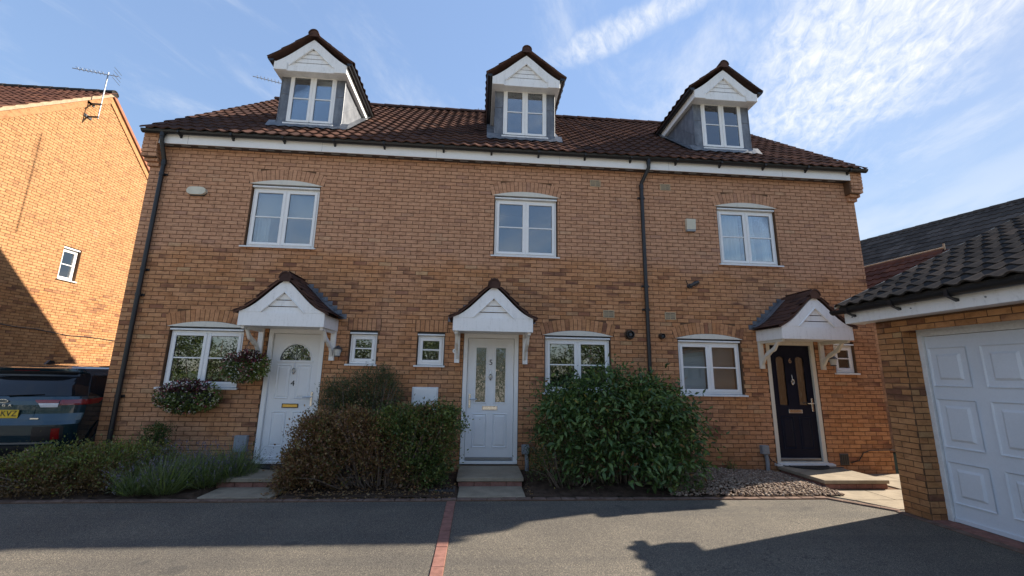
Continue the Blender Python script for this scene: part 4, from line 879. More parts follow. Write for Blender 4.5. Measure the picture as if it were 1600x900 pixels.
# doorsteps
def doorstep(hi, xa, xb, yf, label, low):
    st = thing('doorstep', label, 'doorstep', ((xa+xb)/2, -0.45, 0), 'stone doorsteps')
    MB().box(xa-0.02, xb+0.02, yf-0.02, -0.03, 0.095, 0.15, 0.006).build('slab', 'stone_slab', st)
    MB().box(xa+0.01, xb-0.01, yf+0.012, -0.03, 0.0, 0.094).build('core', 'mortar', st); n = int((xb-xa)/0.222)
    for k in range(n):
        q = xa+(xb-xa)*k/n; MB().box(q+0.004, q+(xb-xa)/n-0.004, yf, yf+0.1, 0.018, 0.088, 0.004).build('brick', 'paver_red', st)
        if k == 0: continue
    m_ = int((-0.04-yf-0.1)/0.222)
    for s_, x in ((0, xa), (1, xb)):
        for k in range(m_): q = yf+0.105+k*0.222; MB().box(*((x, x+0.1) if s_ == 0 else (x-0.1, x)), q, q+0.214, 0.018, 0.088, 0.004).build('brick', 'paver_red', st)
    if low: MB().box(low[0], low[1], -1.43, yf-0.005, -0.02, 0.028, 0.006).build('lower_slab', 'stone_slab', st)
doorstep(0, -3.62, -2.60, -0.90, 'doorstep of number 4, partly hidden between lavender and hedge', (-3.55, -2.62)); doorstep(1, -0.17, 0.80, -0.88, 'shaded doorstep of number 5, clear between hedge and leafy shrub', (-0.15, 0.79)); doorstep(2, 5.52, 6.57, -1.07, 'sunlit doorstep below the navy door beside the gravel', None)
def half_mat(x, label):
    n_ = 20; pts = [(x+0.36*math.cos(math.pi+math.pi*i/n_), -0.05+0.30*math.sin(math.pi+math.pi*i/n_)) for i in range(n_+1)]
    m = MB(); k = len(pts); m.add([(a, b, 0.166) for a, b in pts]+[(a, b, 0.151) for a, b in pts], [tuple(range(k)), *[(i, i+k, (i+1) % k+k, (i+1) % k) for i in range(k)]])
    o = thing('doormat', label, 'doormat', (x, -0.15, 0.15), 'half-round doormats'); m.build('pile', 'mat_brown', o); MB().tube([(a, b, 0.164) for a, b in pts], 0.012, 6).build('rim', 'rubber', o)
half_mat(-3.10, 'half-round dark doormat on the step of number 4'); half_mat(6.04, 'half-round dark doormat on the step of the navy door')
dr = thing('drain_cover', 'black drain grating in the soil left of the step of number 5', 'drain cover', (-0.36, -1.12, 0.03))
fr = MB(); fr.box(-0.56, -0.20, -1.24, -1.21, 0.03, 0.062); fr.box(-0.56, -0.20, -1.03, -1.00, 0.03, 0.062); fr.box(-0.56, -0.53, -1.21, -1.03, 0.03, 0.062); fr.box(-0.23, -0.20, -1.21, -1.03, 0.03, 0.062); fr.build('frame', 'dark_metal', dr)
for k in range(6): MB().box(-0.515+k*0.048, -0.492+k*0.048, -1.21, -1.03, 0.036, 0.058).build('bar', 'dark_metal', dr)
# gravel bed
ico = [(0, 0, 1), (0.894, 0, 0.447), (0.276, 0.851, 0.447), (-0.724, 0.526, 0.447), (-0.724, -0.526, 0.447), (0.276, -0.851, 0.447), (0.724, 0.526, -0.447), (-0.276, 0.851, -0.447), (-0.894, 0, -0.447), (-0.276, -0.851, -0.447), (0.724, -0.526, -0.447), (0, 0, -1)]
icf = [(0,1,2),(0,2,3),(0,3,4),(0,4,5),(0,5,1),(1,6,2),(2,7,3),(3,8,4),(4,9,5),(5,10,1),(6,7,2),(7,8,3),(8,9,4),(9,10,5),(10,6,1),(11,7,6),(11,8,7),(11,9,8),(11,10,9),(11,6,10)]
IV = np.array(ico); IF = np.array(icf)
def scatter_stones(name, pts, smin, smax, mat):
    n = len(pts); s = rng.uniform(smin, smax, (n, 1, 1)); sq = rng.uniform(0.55, 1.1, (n, 1, 3)); V = IV[None]*sq*s*(1+rng.uniform(-.25, .25, (n, 12, 1)))
    a = rng.uniform(0, 6.28, n); c, s_ = np.cos(a), np.sin(a); X = V[:, :, 0]*c[:, None]-V[:, :, 1]*s_[:, None]; Y = V[:, :, 0]*s_[:, None]+V[:, :, 1]*c[:, None]
    V = np.stack([X, Y, V[:, :, 2]*0.7], -1)+np.asarray(pts)[:, None, :]
    Fc = (IF[None]+12*np.arange(n)[:, None, None]).reshape(-1)
    return stuff(link(name, fast_mesh(name, V.reshape(-1, 3), Fc, np.full(n*20, 3), mat)))
gp = []
while len(gp) < 7000:
    x, y = random.uniform(2.9, 5.52), random.uniform(-1.43, -0.02)
    if x > 5.50 and y > -1.08: continue
    edge = min(1.0, (y+1.44)/0.35); hump = 0.03+0.10*edge*(0.75+0.25*math.sin(x*2.1))*(1.0 if x < 5.2 else max(0.3, (5.6-x)/0.4))
    gp.append((x, y, hump+random.uniform(-.012, .012)))
scatter_stones('gravel', gp, 0.010, 0.026, 'gravel_stone')

# ---------------------------------------------------------------- garage on the right
GX, GY = 5.71, -2.14
ga = thing('garage', 'brick garage with white panelled door and dark tiled roof at right', 'garage', (7.4, -5, 0))
y0d, y1d, ztop = -2.49, -4.95, 2.36
gw = MB(); gw.box(GX, GX+0.26, y0d, GY, 0.0, 2.50); gw.box(GX, GX+0.26, y1d, y0d, ztop, 2.50); gw.box(GX, GX+0.26, -7.6, y1d, 0.0, 2.50)
gw.box(GX+0.261, 11.6, GY-0.22, GY, 0.0, 2.50); gw.box(GX+0.261, 11.6, -7.6, -7.38, 0.0, 2.50); gw.box(11.38, 11.6, -7.38, GY-0.22, 0, 2.5)
gw.prism([(GX+0.1, 2.50), (11.5, 2.50), (9.0, 4.05)], GY-0.2, GY-0.002)
gwall = gw.build('wall', 'mortar', ga)
MG = Matrix(((0, -1, 0, GX), (-1, 0, 0, GY), (0, 0, 1, 0), (0, 0, 0, 1)))        # u runs towards the camera, out is -X
gc = lambda v: [(-y0d+GY-0.0, -y1d+GY)] if v < ztop else []
lay_bricks(brick_pieces(0.0, 5.4, 0.0, 2.49, gc), MG, 'buff_brick', lambda u: gwall, seen=lambda x, y: x < 1600)
MR = Matrix(((1, 0, 0, GX), (0, -1, 0, y0d), (0, 0, 1, 0), (0, 0, 0, 1)))        # reveal of the doorway
lay_bricks(brick_pieces(0.0, 0.26, 0.0, ztop, lambda v: [], u0=-0.11), MR, 'buff_brick', lambda u: gwall, single=0)
# up-and-over door
xd = GX+0.235
gd = MB(); gd.box(xd-0.03, xd+0.05, y0d-0.065, y0d, 0.0, ztop, 0.004); gd.box(xd-0.03, xd+0.05, y1d, y1d+0.065, 0.0, ztop, 0.004); gd.box(xd-0.03, xd+0.05, y1d+0.064, y0d-0.064, ztop-0.10, ztop-0.001, 0.004)
gdo = gd.build('garage_door', 'white_sill', ga)
MB().box(xd+0.004, xd+0.03, y1d+0.07, y0d-0.07, 0.02, ztop-0.105).build('door_skin', 'garage_white', gdo)
yl = y0d-0.07; pw, gap = 0.435, 0.148
for r_, (za, zb) in enumerate(((0.235, 0.715), (0.885, 1.465), (1.625, 2.105))):
    for k in range(4):
        ya = yl-0.03-k*(pw+gap); yb = ya-pw; x = xd+0.004
        m = MB(); lv = [(0.0, 0.0), (0.016, 0.014), (0.075, 0.018), (0.105, -0.002)]
        for (i0, d0), (i1, d1) in zip(lv, lv[1:]):
            A = [(x+d0, ya-i0, za+i0), (x+d0, yb+i0, za+i0), (x+d0, yb+i0, zb-i0), (x+d0, ya-i0, zb-i0)]; B = [(x+d1, ya-i1, za+i1), (x+d1, yb+i1, za+i1), (x+d1, yb+i1, zb-i1), (x+d1, ya-i1, zb-i1)]
            m.add([(a-0.016 if True else a, b, c) for a, b, c in A]+[(a-0.016, b, c) for a, b, c in B], [(i, (i+1) % 4, (i+1) % 4+4, i+4) for i in range(4)])
        i1, d1 = lv[-1]; m.add([(x+d1-0.016, ya-i1, za+i1), (x+d1-0.016, yb+i1, za+i1), (x+d1-0.016, yb+i1, zb-i1), (x+d1-0.016, ya-i1, zb-i1)], [(0, 1, 2, 3)])
        m.build('panel', 'garage_white', gdo)
MB().box(xd-0.012, xd+0.003, y1d+0.07, y0d-0.07, 0.015, 0.06).build('bottom_rail', 'garage_white', gdo)
# pavers across the threshold
tb = MB().box(GX-0.03, GX+0.235, y1d, y0d, -0.03, 0.004).box(GX-0.13, GX-0.031, -7.6, GY+0.02, -0.03, 0.002).build('threshold', 'mortar', ga)
y = y0d-0.052
while y > y1d: link('paver', PAVER_S, tb, loc=(GX+0.10, y, 0.012+random.uniform(-.002, .002))); y -= 0.104
y = GY-0.1
while y > -6.5:
    o = link('paver', PAVER, tb, loc=(GX-0.080, y, 0.012)); o.rotation_euler = (0, 0, R(90)); y -= 0.206
# eaves and roof: slope faces the drive, verge towards the houses
gs = 0.462; ex, ez = 5.36, 2.72; gv = Vector((1, 0, gs)).normalized(); vy = -1.90
groof_z = lambda x: ez+(x-ex)*gs
MB().box(5.455, 5.475, -7.9, vy-0.02, 2.49, 2.665).build('fascia', 'white_paint', ga)
MB().box(5.476, GX+0.02, -7.9, vy-0.02, 2.495, 2.503).build('soffit', 'white_sill', ga)
MB().prism([(5.476, 2.49), (5.75, 2.49), (5.75, 2.79), (5.476, 2.665)], vy-0.045, vy-0.021).build('box_end', 'white_paint', ga)
k = 10; cx = 5.392; prof = [(cx+0.060*math.cos(math.pi+math.pi*i/k), 2.69+0.062*math.sin(math.pi+math.pi*i/k)) for i in range(k+1)]; inn = [(cx+(x-cx)*0.9, 2.69+(z-2.69)*0.9) for x, z in prof][::-1]
gg = MB().prism(prof+inn, -7.9, vy+0.10).build('gutter', 'black_plastic', ga, True); MB().prism(prof, vy+0.096, vy+0.106).build('end_cap', 'black_plastic', gg)
for y in (-2.12, -2.78, -3.45, -4.2): MB().prism([(5.33, 2.70), (5.335, 2.64), (5.39, 2.612), (5.4545, 2.60), (5.4545, 2.57), (5.40, 2.595), (5.32, 2.63), (5.318, 2.70)], y, y+0.04).build('gutter_bracket', 'black_plastic', gg)
for y in (-2.05, -2.9, -3.7): MB().tube([(5.456, y, 2.575), (5.448, y, 2.575)], 0.010, 8).build('screw', 'grey_plastic', ga)
gr = MB().prism([(ex+0.04, groof_z(ex+0.04)-0.05), (9.2, groof_z(9.2)-0.05), (9.2, groof_z(9.2)), (ex+0.04, groof_z(ex+0.04))], -7.9, vy).prism([(9.2, groof_z(9.2)-0.05), (12.0, groof_z(9.2)-1.28), (12.0, groof_z(9.2)-1.23), (9.2, groof_z(9.2))], -7.9, vy).build('roof', 'dark_tile', ga)
place_tiles(TILE_D, (ex, vy+0.02, groof_z(ex)+0.01), (0, -1, 0), gv, 14, 13, 0.418, 0.325, gr)
MB().add([(ex-0.01, vy+0.022, ez-0.01), (9.2, vy+0.022, groof_z(9.2)-0.01), (9.2, vy+0.022, groof_z(9.2)+0.05), (ex-0.01, vy+0.022, ez+0.05)], [(0, 1, 2, 3)]).build('verge', 'cream_paint', gr)
ridge_tiles((9.2, vy+0.02, groof_z(9.2)+0.03), (9.2, -7.9, groof_z(9.2)+0.03), 0.12, 0.45, 'dark_tile', gr)

# ---------------------------------------------------------------- houses beyond the garage
def tiled_slab(name, par, me_src, p00, u, v, cols, rows, du, dv):
    """far roof: same tile shape, joined"""
    u, v = Vector(u).normalized(), Vector(v).normalized(); n = u.cross(v); nv = len(me_src.vertices); base = np.array([tuple(q.co) for q in me_src.vertices]); polys = [tuple(p.vertices) for p in me_src.polygons]
    Vs, Fs, Sz = [], [], []; B = np.array([u[:], v[:], n[:]])
    fl = np.array([i for p in polys for i in p]); sz = [len(p) for p in polys]; c = 0
    for r_ in range(rows):
        for i in range(cols): Vs.append(base @ B + np.array((Vector(p00)+u*(i*du)+v*(r_*dv))[:])); Fs.append(fl+nv*c); Sz += sz; c += 1
    return stuff(link(name, fast_mesh(name, np.concatenate(Vs), np.concatenate(Fs), Sz, me_src.materials[0].name, True), par))
def far_house(name, label, ra, rb, drop, run, me, cols, rows, wall_h, verge=None):
    """ridge from ra (far) to rb (near); the slope drops towards -X"""
    ra, rb = Vector(ra), Vector(rb); t = (rb-ra).normalized(); side = Vector((-abs(t.y), t.x if t.y < 0 else -t.x, 0)).normalized()
    if side.x > 0: side = -side
    h = thing(name, label, 'house', (ra+rb)/2*1.0-Vector((0, 0, ra.z)))
    e0, e1 = ra+side*run-Vector((0, 0, drop)), rb+side*run-Vector((0, 0, drop)); f0, f1 = ra-side*run-Vector((0, 0, drop)), rb-side*run-Vector((0, 0, drop))
    MB().add([ra, rb, e1, e0, f0, f1], [(0, 1, 2, 3), (0, 4, 5, 1)]).build('roof', me.materials[0].name, h)
    i = 0.25; vs = []
    for p in (e0, e1, f1, f0): q = p+(ra+rb-Vector((0, 0, 0)) - e0-e1)*0.0; vs.append(p)
    a, b, c, d = [p - (p-(ra+rb)/2)*0.06 for p in (e0, e1, f1, f0)]
    m = MB(); lo = [Vector((p.x, p.y, 0)) for p in (a, b, c, d)]; m.add([*lo, a, b, c, d, ra-(ra-rb)*0.03-Vector((0, 0, .1)), rb+(ra-rb)*0.03-Vector((0, 0, .1))], [(0, 1, 5, 4), (1, 2, 6, 9, 5), (2, 3, 7, 6), (3, 0, 4, 8, 7)]); m.build('wall', 'brick', h)
    v = (ra-e0).normalized(); L = (ra-e0).length; u = (rb-ra).normalized()
    if u.cross(v).z < 0: u = -u; st = e1
    else: st = e0
    tiled_slab('roof_tiles', h, me, st+Vector((0, 0, .02)), u, v, cols, rows, 0.418, L/rows)
    ridge_tiles(ra, rb, 0.13, 0.45, me.materials[0].name, h)
    if verge:
        p, q = (ra, e0) if verge == 'far' else (rb, e1); MB().tube([p+Vector((0, 0, .05)), q+Vector((0, 0, .05))], 0.05, 6).build('verge', 'cream_paint', h)
    return h
far_house('detached_house', 'distant house with long dark tiled roof behind the garage', (17.3, 11.3, 8.0), (19.6, 2.5, 8.0), 3.6, 4.6, TILE_G, 22, 17, 4.4)
ob = far_house('outbuilding', 'low building with red tiled roof and pale ridge between the right house and garage', (11.75, 5.6, 5.02), (12.15, 2.0, 5.02), 1.7, 2.5, TILE_R, 9, 9, 3.2, None)
MB().tube([(11.75, 5.6, 5.13), (12.15, 2.0, 5.13)], 0.028, 8).tube([(12.15, 2.0, 5.0), (12.15, 2.0, 5.24)], 0.022, 8).build('ridge_capping', 'bedding', ob)

# ---------------------------------------------------------------- neighbouring house on the left
NX = -11.6; NA = (5.02, 10.08); NS = 0.858
nb = thing('neighbour_house', 'neighbouring house at left with tall sunlit brick gable wall', 'house', (-15, 5, 0))
nroof = lambda y: NA[1]-NS*abs(y-NA[0])
yN0, yN1 = -0.45, 10.5
WY0, WY1, WZ0, WZ1 = 4.66, 5.18, 4.07, 5.03
mb = MB(); ev = nroof(yN0)
for ya, yb, za, zb in ((yN0, WY0, 0, WZ0), (WY0, WY1, 0, WZ0), (WY1, yN1, 0, WZ0), (yN0, WY0, WZ0, WZ1), (WY1, yN1, WZ0, WZ1)): mb.box(NX-0.22, NX, ya, yb, za, zb)
mb.prism_x([(yN0, WZ1), (yN1, WZ1), (yN1, nroof(yN1)-0.1), (NA[0], NA[1]-0.12), (yN0, ev-0.1)], NX-0.22, NX)
mb.box(NX-8, NX-0.221, yN0, yN0+0.22, 0, ev-0.2); mb.box(NX-8, NX-0.221, yN1-0.22, yN1, 0, nroof(yN1)-0.2)
nw = mb.build('wall', 'mortar', nb)
MN = Matrix(((0, 1, 0, NX), (1, 0, 0, 0), (0, 0, 1, 0), (0, 0, 0, 1)))
lay_bricks(brick_pieces(yN0, yN1, 0.0, NA[1]-0.15, lambda v: [(WY0-0.005, WY1+0.005)] if WZ0 < v < WZ1 else [], span=lambda v: (max(yN0, NA[0]-(NA[1]-0.18-v)/NS), min(9.4, NA[0]+(NA[1]-0.18-v)/NS))), MN, 'buff_brick', lambda u: nw, seen=lambda x, y: 3 < x < 235 and y < 560)
m = MB()
def frame_rect_x(m, y0, y1, z0, z1, x0, x1, w_):
    m.box(x0, x1, y0, y0+w_, z0, z1); m.box(x0, x1, y1-w_, y1, z0, z1); m.box(x0, x1-0.001, y0+w_, y1-w_, z0, z0+w_); m.box(x0, x1-0.001, y0+w_, y1-w_, z1-w_, z1)
frame_rect_x(m, WY0+0.01, WY1-0.01, WZ0+0.02, WZ1-0.06, NX-0.13, NX-0.07, 0.085); nwin = m.build('window', 'white_upvc', nb)
MB().box(NX-0.11, NX-0.10, WY0+0.09, WY1-0.09, WZ0+0.10, WZ1-0.14).build('pane', 'glass', nwin); MB().box(NX-0.098, NX-0.085, WY0+0.09, WY1-0.09, 4.52, 4.545).build('glazing_bar', 'white_upvc', nwin)
MB().box(NX-0.16, NX-0.15, WY0, WY1, WZ0, WZ1).build('blind', 'blind', nwin)
MB().box(NX-0.12, NX+0.045, WY0-0.03, WY1+0.03, WZ0-0.012, WZ0+0.022, 0.004).build('sill', 'white_sill', nwin); MB().box(NX-0.12, NX-0.02, WY0, WY1, WZ1-0.055, WZ1-0.01).build('head_strip', 'white_upvc', nwin)
# verges: a sloping brick band, mortar bedding, tiles over
for s_ in (-1, 1):
    ye = yN0-0.3 if s_ < 0 else yN1+0.2; P = lambda y, dz: (y, nroof(y)+dz)
    MB().prism_x([P(ye, -0.33), P(NA[0], -0.33), P(NA[0], -0.10), P(ye, -0.10)], NX+0.0065, NX+0.03).build('verge_band', 'buff_brick', nb)
    MB().prism_x([P(ye, -0.098), P(NA[0], -0.098), P(NA[0], 0.02), P(ye, 0.02)], NX-0.1, NX+0.075).build('verge_mortar', 'bedding' if s_ < 0 else 'terracotta', nb)
nr = MB().prism_x([(yN0-0.35, nroof(yN0-0.35)), (NA[0], NA[1]), (yN1+0.3, nroof(yN1+0.3)), (yN1+0.3, nroof(yN1+0.3)-0.06), (NA[0], NA[1]-0.06), (yN0-0.35, nroof(yN0-0.35)-0.06)], NX-8.2, NX+0.05).build('roof', 'dark_tile', nb)
vN = Vector((0, 1, NS)).normalized(); LN = math.hypot(NA[0]-yN0+0.35, (NA[0]-yN0+0.35)*NS); rows = int(LN/0.33)
place_tiles(TILE_R, (NX-12*0.418+0.08, NA[0]-vN.y*0.33*12, NA[1]-vN.z*0.33*12+0.02), (1, 0, 0), vN, 12, 12, 0.418, 0.33, nr)
ridge_tiles((NX+0.09, NA[0], NA[1]+0.02), (NX-8, NA[0], NA[1]+0.02), 0.13, 0.45, 'dark_tile', nr)
nc = MB().tube([(NX+0.012, 2.4+0.5*i, 2.70+0.006*(i-6)**2*0.5+0.02*math.sin(i*1.9)-0.02*i) for i in range(14)], 0.011, 6).build('wall_cable', 'black_plastic', nb)
def yagi(name, label, base, h, boom_dir, boom_len, mat, wall=None):
    a = thing(name, label, 'aerial', base, 'television aerials'); b = Vector(base); t = Vector(boom_dir).normalized(); s_ = t.cross(Vector((0, 0, 1))).normalized()
    MB().tube([b, b+Vector((0, 0, h))], 0.016, 8).build('mast', mat, a)
    top = b+Vector((0, 0, h-0.08)); MB().tube([top-t*0.25, top+t*boom_len], 0.011, 6).build('boom', mat, a); n_ = int(boom_len/0.11)
    for i in range(n_): p = top+t*(0.12+i*(boom_len-0.15)/n_); MB().tube([p-s_*0.10+Vector((0, 0, .012)), p+s_*0.10+Vector((0, 0, .012))], 0.006, 5).tube([p, p+Vector((0, 0, 0.06))], 0.007, 5).build('element', mat, a)
    for z in (-0.17, -0.06, 0.06, 0.17): p = top-t*0.22+Vector((0, 0, z)); MB().tube([p-s_*0.2, p+s_*0.2], 0.006, 5).build('reflector_rod', mat, a)
    if wall is not None:
        br = MB()
        for z in (wall, wall-0.42): br.box(NX+0.006, b.x+0.02, b.y-0.02, b.y+0.02, z, z+0.04); br.box(NX+0.0065, NX+0.03, b.y-0.12, b.y+0.12, z-0.02, z+0.06)
        br.build('wall_bracket', 'dark_metal', a)
    return a
yagi('tv_aerial', 'television aerial on a bracket near the top of the sunlit gable', (-11.30, 4.42, 8.85), 1.55, (-1, -0.25, 0.0), 0.85, 'alu', 9.3)
yagi('tv_aerial', 'television aerial pointing left from behind the left dormer', (-6.2, 5.2, 9.0), 1.95, (-1, -0.35, 0.0), 1.25, 'alu')
yagi('tv_aerial', 'small television aerial just left of the middle dormer', (0.42, 5.2, 8.6), 1.85, (-1, -0.2, 0.0), 0.75, 'alu')

# ---------------------------------------------------------------- parked car
car = thing('parked_car', 'dark teal SUV parked on the driveway beside the left house, seen from behind', 'car', (-6.91, -0.75, 0.0), rotz=R(6.0), local=True)
car.scale = (0.97, 1, 1)
def lerp(tab, z):
    for (a, va), (b, vb) in zip(tab, tab[1:]):
        if z <= b: t = (z-a)/(b-a); t = max(0, t); return va+(vb-va)*t
    return tab[-1][1]
YR = [(0.28, 0.16), (0.40, 0.05), (0.55, 0.01), (0.66, 0.0), (0.70, 0.035), (0.78, 0.07), (0.93, 0.075), (1.0, 0.085), (1.06, 0.12), (1.30, 0.27), (1.52, 0.42), (1.56, 0.36), (1.62, 0.34), (1.655, 0.42)]
WD = [(0.28, 0.84), (0.45, 0.92), (0.70, 0.935), (0.95, 0.94), (1.02, 0.925), (1.10, 0.885), (1.52, 0.685), (1.62, 0.625), (1.655, 0.57)]
def rear(x, z): w_ = lerp(WD, z); q = min(1, abs(x)/w_); return lerp(YR, z)+0.05*q*q+0.20*q**7
zsv = [0.28, 0.34, 0.40, 0.48, 0.55, 0.62, 0.66, 0.70, 0.74, 0.78, 0.86, 0.93, 0.97, 1.0, 1.03, 1.06, 1.14, 1.22, 1.30, 1.38, 1.46, 1.52, 1.56, 1.59, 1.62, 1.655]
def patch(x0, x1, z0, z1, off, nx=10, nz=8, shape=None):
    m = MB(); rows = []
    for j in range(nz+1):
        z = z0+(z1-z0)*j/nz; a, b = (x0, x1) if shape is None else shape(z); rows.append([(a+(b-a)*i/nx, rear(a+(b-a)*i/nx, z)-off, z) for i in range(nx+1)])
    for a, b in zip(rows, rows[1:]): m.strip(a, b)
    return m
m = MB(); N = 28
rows = [[(lerp(WD, z)*math.sin(math.pi/2*(-1+2*i/N))*1.0, rear(lerp(WD, z)*math.sin(math.pi/2*(-1+2*i/N)), z), z) for i in range(N+1)] for z in zsv]
for a, b in zip(rows, rows[1:]): m.strip(a, b)
ZT = [(0.3, 1.655), (0.9, 1.675), (1.8, 1.68), (2.45, 1.62), (3.35, 1.06), (4.2, 0.92), (4.5, 0.62)]
for s_ in (-1, 1):
    rows = []
    for z in zsv:
        w_ = lerp(WD, z); y0 = rear(w_, z); rows.append([(s_*(w_ if y < 3.6 else w_-0.12*(y-3.6)), y, min(z, lerp(ZT, y)-0.01*(1.655-z))) for y in [y0+(4.5-y0)*(i/22)**1.2 for i in range(23)]])
    for a, b in zip(rows, rows[1:]): m.strip(a, b)
rr = []
for i in range(23):
    y = rear(0, 1.655)+(4.5-rear(0, 1.655))*(i/22)**1.2; rr.append([(0.57*(-1+2*k/8), rear(0.57*abs(-1+2*k/8), 1.655)+(4.5-rear(0.57*abs(-1+2*k/8), 1.655))*(i/22)**1.2, lerp(ZT, y)+0.025*(1-(-1+2*k/8)**2)) for k in range(9)])
for a, b in zip(rr, rr[1:]): m.strip(a, b)
m.build('body', 'car_paint', car, True)
patch(0, 0, 1.075, 1.535, 0.008, 16, 8, lambda z: (-lerp([(1.07, 0.70), (1.535, 0.60)], z), lerp([(1.07, 0.70), (1.535, 0.60)], z))).build('rear_window', 'car_glass', car, True)
patch(0, 0, 1.525, 1.575, 0.05, 16, 3, lambda z: (-0.62, 0.62)).build('spoiler_lip', 'black_plastic', car, True)
patch(-0.17, 0.17, 1.565, 1.585, 0.012, 6, 2).build('brake_light', 'red_lens', car)
MB().tube([(0.02, rear(0, 1.09)-0.03, 1.085), (0.25, rear(0.25, 1.11)-0.03, 1.10), (0.46, rear(0.46, 1.12)-0.025, 1.11)], 0.014, 6, r1=0.007).build('wiper', 'black_plastic', car)
for s_ in (-1, 1):   # side glass and lamps
    sg = []
    for z in (1.06, 1.18, 1.30, 1.42, 1.50): w_ = lerp(WD, z)+0.006; y0 = 0.50+0.55*(z-1.06); sg.append([(s_*w_, y0+(2.9-1.6*(z-1.06)-y0)*i/8, z) for i in range(9)])
    q = MB()
    for a, b in zip(sg, sg[1:]): q.strip(a, b)
    q.build('side_window', 'car_glass', car, True)
    bl = [[(s_*(lerp(WD, z)+0.004), rear(lerp(WD, z), z)+0.02+0.30*i/4, z) for i in range(5)] for z in (1.07, 1.2, 1.35, 1.5)]
    q = MB()
    for a, b in zip(bl, bl[1:]): q.strip(a, b)
    q.build('pillar_trim', 'car_glass', car, True)
    patch(0, 0, 1.072, 1.535, 0.006, 6, 8, lambda z: tuple(sorted((s_*lerp([(1.07, 0.695), (1.535, 0.595)], z), s_*lerp(WD, z)*0.998)))).build('pillar_trim', 'car_glass', car, True)
    lamp = patch(0, 0, 0.890, 0.962, 0.012, 8, 4, lambda z: tuple(sorted((s_*(0.46+0.55*(0.962-z)), s_*0.70)))).build('tail_light', 'clear_lens', car, True)
    patch(0, 0, 0.964, 1.018, 0.014, 8, 3, lambda z: tuple(sorted((s_*(0.40+0.9*(1.018-z)), s_*0.70)))).build('lens_top', 'red_lens', lamp, True)
    q = MB(); rows = []
    for z in (0.925, 0.95, 0.975, 1.0, 1.018):
        w_ = lerp(WD, z); r_ = [(s_*x, rear(x, z)-0.012, z) for x in np.linspace(0.71, w_*0.995, 6)]; r_ += [(s_*(w_+0.010), rear(w_, z)+t, z+0.05*t) for t in np.linspace(0.02, 0.34-1.2*(1.018-z), 5)]; rows.append(r_)
    for a, b in zip(rows, rows[1:]): q.strip(a, b)
    q.build('tail_light', 'red_lens', car, True)
    patch(0, 0, 0.50, 0.62, 0.012, 4, 3, lambda z: tuple(sorted((s_*0.72, s_*0.80)))).build('reflector', 'red_lens', car); patch(0, 0, 0.49, 0.64, 0.006, 5, 3, lambda z: tuple(sorted((s_*0.50, s_*0.83)))).build('bumper_recess', 'black_plastic', car)
    MB().tube([(s_*0.52, 0.06, 0.36), (s_*0.52, -0.015, 0.355)], 0.05, 14).build('exhaust', 'chrome', car, True)
    for y in (0.86, 3.55):
        wx_ = s_*0.83; wh = MB().tube([(wx_-0.11, y, 0.345), (wx_+0.11, y, 0.345)], 0.345, 28).build('wheel', 'rubber', car, True)
        MB().tube([(wx_+s_*0.112, y, 0.345), (wx_+s_*0.118, y, 0.345)], 0.235, 20).build('rim', 'alu', wh)
        n_ = 18; arc = [(y+0.40*math.cos(math.pi*i/n_), 0.33+0.40*math.sin(math.pi*i/n_)) for i in range(n_+1)]
        MB().strip([(s_*0.945, a, b) for a, b in arc], [(s_*0.945, y+(a-y)*0.86, 0.33+(b-0.33)*0.86) for a, b in arc]).build('wheel_arch', 'black_plastic', car)
patch(-0.70, 0.70, 0.285, 0.44, 0.008, 12, 4).build('lower_bumper', 'black_plastic', car, True); patch(-0.74, 0.74, 0.455, 0.475, 0.014, 12, 2).build('bumper_trim', 'alu', car)
patch(-0.44, 0.44, 0.715, 0.90, 0.004, 10, 3).build('plate_recess', 'car_paint', car, True)
pl = MB().box(-0.26, 0.26, rear(0, 0.80)-0.030, rear(0, 0.80)-0.022, 0.735, 0.846, 0.003).build('number_plate', 'plate_yellow', car)
text_mesh('plate_characters', '73 KVZ', 0.112, 'black_ink', Matrix.Translation((0.245, rear(0, 0.80)-0.0315, 0.789)) @ FACE @ Matrix.Diagonal((0.98, 1, 1, 1)), 0.001, pl, 'RIGHT')
text_mesh('model_lettering', 'K  U  G  A', 0.062, 'chrome', Matrix.Translation((0.0, rear(0, 0.925)-0.016, 0.925)) @ FACE, 0.003, car)
em = MB().prism([(0.075*math.cos(2*math.pi*i/20), 0.998+0.030*math.sin(2*math.pi*i/20)) for i in range(20)], rear(0, 1.0)-0.020, rear(0, 1.0)-0.004).build('emblem', 'chrome', car); MB().prism([(0.066*math.cos(2*math.pi*i/20), 0.998+0.024*math.sin(2*math.pi*i/20)) for i in range(20)], rear(0, 1.0)-0.022, rear(0, 1.0)-0.018).build('emblem_field', 'car_paint', em)
MB().box(0.42, 0.53, rear(0.48, 0.72)-0.012, rear(0.48, 0.72)+0.01, 0.722, 0.736).build('trim_badge', 'chrome', car)
MB().prism_x([(0.62, 1.685), (0.80, 1.70), (0.78, 1.75), (0.70, 1.755)], -0.018, 0.018).build('roof_antenna', 'black_plastic', car)
MB().box(-0.80, 0.80, 0.35, 4.2, 0.25, 0.40).build('underbody', 'rubber', car)
STANCE = [(0.0, 0.0), (0.30, 0.36), (0.79, 1.00), (1.0, 1.17), (1.07, 1.24), (1.53, 1.57), (1.76, 1.79)]      # the body sits high on its wheels
for o in car.children_recursive:
    if o.type == 'MESH' and o.name.split('.')[0] not in ('wheel', 'rim'):
        for v in o.data.vertices: v.co.z = lerp(STANCE, v.co.z)

